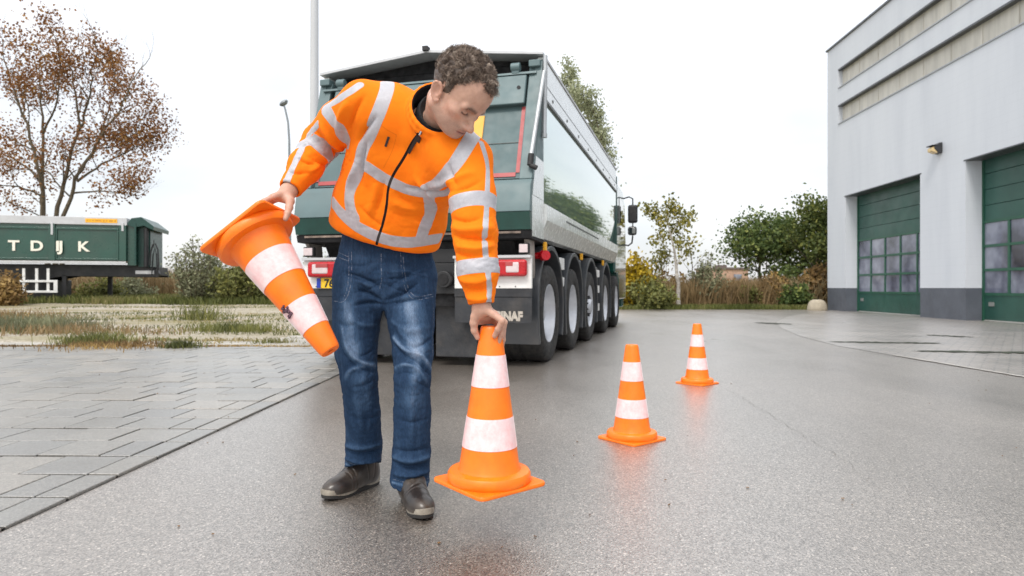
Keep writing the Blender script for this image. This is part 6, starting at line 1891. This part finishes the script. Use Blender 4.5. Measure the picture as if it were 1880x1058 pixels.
def tree(name, px, Y, top_px, lab, lmat, seed, trunk_r=.12, bark=None, depth=3, first=0.35, L=1.4, per=10, sp=0.22, ls=0.11, group=None, lean=0.0, spread=0.6, nl=7, cat='tree', kind_tip=2, up=0.12, HF=.78):
    b0 = W(px, 529, Y); b0.z = gz(b0.x, Y)
    Ht = H + (529 - top_px) / FPX * Y - b0.z
    root = empty(name, tuple(b0), 0, lab, cat, group)
    rnd = random.Random(seed); mb = MB(); tips = []
    k = 9; pts = [Vector((lean * (i / (k - 1)) ** 1.5 * Ht + (rnd.gauss(0, .03) if i else 0), rnd.gauss(0, .03) if i else 0, Ht * HF * i / (k - 1) - (0.1 if i == 0 else 0))) for i in range(k)]
    rs = [trunk_r * (1 - 0.85 * i / (k - 1)) for i in range(k)]
    mb.tube(pts, rs, 8, cap=False)
    for j in range(nl):
        t = first + (1 - first) * (j + rnd.random() * .8) / nl; f = min(t, .999) * (k - 1); i = int(f); q = pts[i].lerp(pts[i + 1], f - i)
        a = rnd.uniform(0, 6.28)
        d = Vector((math.cos(a), math.sin(a), rnd.uniform(.2, .9))).normalized()
        grow(mb, tips, q, d, L * (1.25 - 0.75 * t), rs[i] * .45, depth - 1, rnd, spread, up, 0.16, .72, (2, 3), 4, kind_tip)
    grow(mb, tips, pts[-1], Vector((0, 0, 1)), L * .35, rs[-1], depth - 2, rnd, spread, up, .16, .72, (2, 3), 4, kind_tip)
    mb.build('trunk', bark or m_bark, root, smooth=True)
    C, tn = leaf_pts(tips, per, sp)
    if len(C): leaves('crown', C, ls, lmat, root, tn, 1.4)
    return root

def bush(name, px, Y, wpx, top_px, lab, lmat, seed, n_=2200, ls=0.09, fuzz=0.35, stems=26, group=None, cat='bush', bot=0.0):
    """many upright stems fanning from the ground with small leaves along them"""
    b0 = W(px, 529, Y); b0.z = gz(b0.x, Y)
    Ht = H + (529 - top_px) / FPX * Y - b0.z; R0 = wpx / FPX * Y / 2
    root = empty(name, tuple(b0), 0, lab, cat, group)
    rnd = random.Random(seed); mb = MB(); C = []; T_ = []
    for s_ in range(stems):
        a = rnd.uniform(0, 6.28); rr_ = R0 * math.sqrt(rnd.random())
        hh = Ht * (1 - 0.55 * (rr_ / R0) ** 2) * rnd.uniform(.75, 1.05)
        pts = []
        for i in range(6):
            t = i / 5; pts.append(Vector((math.cos(a) * rr_ * (0.25 + .75 * t ** .7) + rnd.gauss(0, .03), math.sin(a) * rr_ * (0.25 + .75 * t ** .7), hh * t - (.05 if i == 0 else 0))))
        mb.tube(pts, [0.022 * (1 - .8 * i / 5) + .003 for i in range(6)], 4, cap=False)
        tone0 = rnd.random()
        for j in range(n_ // stems):
            t = bot + (1 - bot) * rnd.random() ** .8; f = t * 4.999; i = int(f); q = pts[i].lerp(pts[i + 1], f - i)
            C.append((q.x + rnd.gauss(0, fuzz * R0 * .5), q.y + rnd.gauss(0, fuzz * R0 * .5), max(.03, q.z + rnd.gauss(0, fuzz * .25)))); T_.append(.5 * tone0 + .5 * rnd.random())
    mb.build('stems', m_bark, root)
    leaves('foliage', C, ls, lmat, root, np.array(T_), 1.7)
    return root

# trees and bushes beyond the road
ow = W(1138, 529, 30.0); ow.z = 0
tt_ = empty('tree', tuple(ow), 0, 'tall pale green tree showing above the roof of the tipper truck', 'tree'); rnd = random.Random(9); mb = MB(); tips = []
limb(mb, tips, [(1138, 560), (1130, 400), (1108, 255), (1075, 200), (1052, 160), (1036, 128)], 1.0, .16, .03, rnd, 30.0, ow, n_side=16, sub=.42, depth=2)
limb(mb, tips, [(1134, 470), (1118, 330), (1100, 240), (1085, 200), (1062, 182)], -0.6, .10, .03, rnd, 30.0, ow, n_side=14, sub=.42, depth=2)
mb.build('trunk', m_bark, tt_, smooth=True); C, tn = leaf_pts(tips, 6, .17); leaves('crown', C, .09, L_PALE, tt_, tn * .6 + .4, 1.4)
tree('birch_tree', 1247, 25.6, 352, 'slender leaning birch with white trunk and yellow-green tufts right of the truck', L_YG, 5, .095, m_birch, 3, .45, 1.0, 5.5, .13, .10, None, -0.10, .5, 8)
tree('tree', 1395, 29.0, 405, 'round dark green tree, leftmost of the leafy trees left of the grey hall', L_GREEN, 12, .12, None, 3, .22, 1.15, 10, .24, .105, None, 0.0, .65, 13)
tree('tree', 1446, 30.5, 395, 'middle one of the three leafy green trees left of the grey hall', L_GREEN, 14, .12, None, 3, .22, 1.15, 10, .24, .105, None, 0.02, .65, 13)
tree('tree', 1499, 27.5, 366, 'tallest leafy green tree standing right at the corner of the grey hall', L_MID, 17, .13, None, 3, .28, 1.2, 9, .24, .105, None, 0.01, .6, 14)
tree('bare_sapling', 1272, 27.0, 412, 'thin nearly bare sapling right of the leaning birch', L_YG, 31, .04, None, 2, .35, .9, 0.25, .08, .07, None, -0.02, .45, 6)
for i_, (x_, y_, h_) in enumerate(((15.6, 30.0, 5.8), (17.4, 31.5, 5.5), (19.0, 30.5, 6.0), (16.8, 34.0, 5.5))):
    tree('poplar_tree', 940 + FPX * x_ / y_, y_, 529 - (h_ - H) / y_ * FPX, ['tall narrow poplar behind the hall, nearest its far corner', 'shorter narrow poplar behind the hall, second in the row', 'narrow poplar behind the hall, farthest right in the row', 'smallest narrow poplar at the back behind the far corner of the hall'][i_], L_GREEN, 50 + i_, .12, None, 3, .12, .75, 9, .2, .13, 'poplars behind the grey hall', 0, .3, 16, up=.5)
bush('bush', 1168, 25.4, 66, 452, 'bright yellow bush just right of the truck cab', L_YEL, 2, 2600, .12, .4, 26)
bush('bush', 1216, 27.5, 76, 474, 'rust brown bush behind the trunk of the leaning birch', L_RUST, 3, 2400, .10, .4, 26)
bush('bush', 1190, 24.9, 90, 505, 'low olive green bush below the bright yellow bush', L_OLIVE, 6, 2600, .09, .4, 30)
bush('bush', 1298, 26.5, 74, 462, 'grey-green airy bush between the birch and the brick house', L_GREY, 7, 2600, .075, .35, 34)
bush('bush', 1352, 27.5, 66, 515, 'low rust coloured bush in front of the brick house', L_RUST, 9, 1800, .09, .4, 24)
bush('bush', 1498, 26.2, 56, 474, 'orange-brown bush under the tallest green tree', L_RUST, 10, 2200, .10, .35, 26)
bush('bush', 1462, 25.4, 56, 516, 'small dark green shrub left of the concrete bollard', L_GREEN, 13, 1700, .09, .35, 24)
bush('bush', 1420, 26.2, 60, 500, 'dry rust coloured thicket under the leafy green trees', L_RUST, 15, 1800, .09, .35, 26)
bush('bush', 1375, 26.0, 44, 520, 'small olive bush under the round dark green tree', L_OLIVE, 16, 1300, .09, .35, 20)
# left side
bush('willow_bush', 362, 27.5, 104, 432, 'tall feathery grey-green willow bush right of the trailer', L_GREY, 18, 4600, .075, .30, 60)
bush('bush', 440, 27.0, 96, 468, 'dark olive bush behind the hanging cone, next to the willow bush', L_OLIVE, 19, 3000, .09, .4, 40)
bush('bush', 510, 28.0, 86, 474, 'olive bush directly left of the pale mast', L_OLIVE, 20, 2400, .09, .4, 34)
bush('bush', 585, 29.5, 70, 440, 'green bush seen below the left side of the tipper body', L_OLIVE, 22, 2400, .09, .4, 30)
bush('bush', 8, 24.5, 60, 498, 'rust and green bush at the left edge of the photo under the trailer', L_RUST, 23, 1900, .09, .4, 26)
bush('bush', 188, 31.0, 70, 502, 'low olive bush seen under the floor of the trailer', L_OLIVE, 24, 1800, .09, .4, 26)
bush('bush', 245, 33.0, 70, 508, 'low grey-green bush seen under the front end of the trailer', L_GREY, 25, 1800, .09, .4, 26)

def blades(name, XY, h, w, mat, label, cat='grass', hj=.4, tone_f=None, lean=.3):
    XY = np.asarray(XY); n_ = len(XY)
    z = ground_z(XY[:, 0], XY[:, 1])
    hh = h * NR_.uniform(1 - hj, 1 + hj, n_) if np.isscalar(h) else h * NR_.uniform(1 - hj, 1 + hj, n_)
    a = NR_.uniform(0, 6.28, n_); ln = NR_.normal(size=(n_, 2)) * lean * hh[:, None]
    dx, dy = np.cos(a) * w / 2, np.sin(a) * w / 2
    B0 = np.c_[XY[:, 0] - dx, XY[:, 1] - dy, z - .01]; B1 = np.c_[XY[:, 0] + dx, XY[:, 1] + dy, z - .01]
    M0 = np.c_[XY[:, 0] - dx * .7 + ln[:, 0] * .4, XY[:, 1] - dy * .7 + ln[:, 1] * .4, z + hh * .6]; M1 = np.c_[XY[:, 0] + dx * .7 + ln[:, 0] * .4, XY[:, 1] + dy * .7 + ln[:, 1] * .4, z + hh * .6]
    T0 = np.c_[XY[:, 0] + ln[:, 0], XY[:, 1] + ln[:, 1], z + hh]
    V = np.stack([B0, B1, M1, M0, T0], 1).reshape(-1, 3); i = np.arange(n_) * 5
    F = np.concatenate([np.c_[i, i + 1, i + 2], np.c_[i, i + 2, i + 3], np.c_[i + 3, i + 2, i + 4]])
    t = NR_.uniform(0, 1, n_) if tone_f is None else np.clip(tone_f(XY[:, 0], XY[:, 1]) + NR_.normal(size=n_) * .15, 0, 1)
    o = mesh_obj(name, V, F, mat, attrs={'tone': np.repeat(t, 5)})
    tag(o, label, cat, kind='stuff')
    return o
def scatter(x0, x1, y0, y1, n_, mask=None):
    x = NR_.uniform(x0, x1, n_); y = NR_.uniform(y0, y1, n_)
    if mask is not None:
        m = mask(x, y); x, y = x[m], y[m]
    return np.c_[x, y]
tf = lambda x, y: .5 + .45 * pnoise(x, y, 1.3, 17)
# verge beyond the road on the right: short grass, then tall dry herbs between the bushes
blades('verge_grass', scatter(3.6, 12.2, 24.2, 27.5, 16000), .16, .03, L_GRASS, 'short green and straw coloured grass along the far edge of the road', tone_f=tf)
blades('dry_herbs', scatter(3.8, 13.5, 25.6, 31.0, 20000), .85, .05, L_DRY, 'tall dry brown herbs between the bushes beyond the road', 'herbs', tone_f=tf, hj=.6)
# left field
blades('field_grass', np.r_[scatter(-26, -5, 25.5, 36, 26000), scatter(-6.5, -4.2, 22, 26, 2500)], .28, .045, L_GRASS, 'green field grass behind the gravel and around the trailer', tone_f=lambda x, y: .30 + .4 * pnoise(x, y, .8, 6))
blades('tall_reeds', scatter(-30, -6, 36, 50, 16000), 1.35, .07, L_DRY, 'tall straw coloured reeds on the low bank behind the field', 'reeds', tone_f=tf, hj=.5)
msk = lambda x, y: (pnoise(x * .45, y * 1.3, .9, 12) > .10)
blades('gravel_weeds', np.r_[scatter(-16, -3.2, 9.3, 25, 15000, msk), scatter(-13, -4, 14.6, 17, 1500), scatter(-9, -2.5, 9.0, 10.2, 1800, lambda x, y: pnoise(x, y, 2.2, 40) > 0)], .045, .024, L_GRASS, 'thin weeds and moss growing in bands across the gravel', 'weeds', tone_f=lambda x, y: .45 + .5 * pnoise(x, y, 2, 8), hj=.6, lean=.6)
def clump(px, py, w, h, n_, mat, lab, s=1):
    y = FPX * H / (py - 529.0); x = (px - 940) / FPX * y
    XY = np.c_[NR_.normal(size=n_) * w / 2.5 + x, NR_.normal(size=n_) * w / 3.5 + y]
    root = blades('weed_clump', XY, h, .014, mat, lab, 'weeds', hj=.5, tone_f=lambda a, b2: .35 + .4 * pnoise(a, b2, 5, s), lean=.45)
    return root
clump(58, 606, 1.4, .22, 1500, L_GREY, 'wide grey-green weed clump at the left edge of the gravel', 1)
clump(210, 638, 1.0, .08, 900, L_RUST, 'reddish brown weed clump at the back edge of the tiles', 2)
clump(175, 632, .6, .14, 700, L_OLIVE, 'green weed tuft left of the reddish clump behind the tiles', 3)
clump(333, 640, .28, .10, 380, L_OLIVE, 'small round green tuft at the back edge of the tiles', 4)
clump(430, 606, 1.1, .14, 1100, L_OLIVE, 'low green clump on the gravel under the hanging cone', 5)
clump(120, 612, 1.4, .14, 600, L_DRY, 'dry brown stems beside the wide grey-green clump', 6)
clump(368, 590, .7, .38, 260, L_OLIVE, 'tall pale green weed in the gravel left of the hanging cone', 7)
clump(505, 632, .35, .08, 260, L_GRASS, 'little grass tuft on the concrete slab left of the man', 9)
clump(20, 590, 1.6, .22, 600, L_RUST, 'rusty brown weed clump at the far left of the gravel', 10)
clump(250, 612, 1.0, .10, 220, L_DRY, 'sparse dry stalks in the middle of the gravel', 11)
# moss and dirt line along the back of the tiles
XYm = np.c_[NR_.uniform(-8.5, -2.0, 5200), 8.86 + NR_.normal(size=5200) * .05]
blades('moss_edge', XYm, .03, .02, L_RUST, 'line of moss and dead leaves along the back edge of the tiles', 'moss', tone_f=tf)
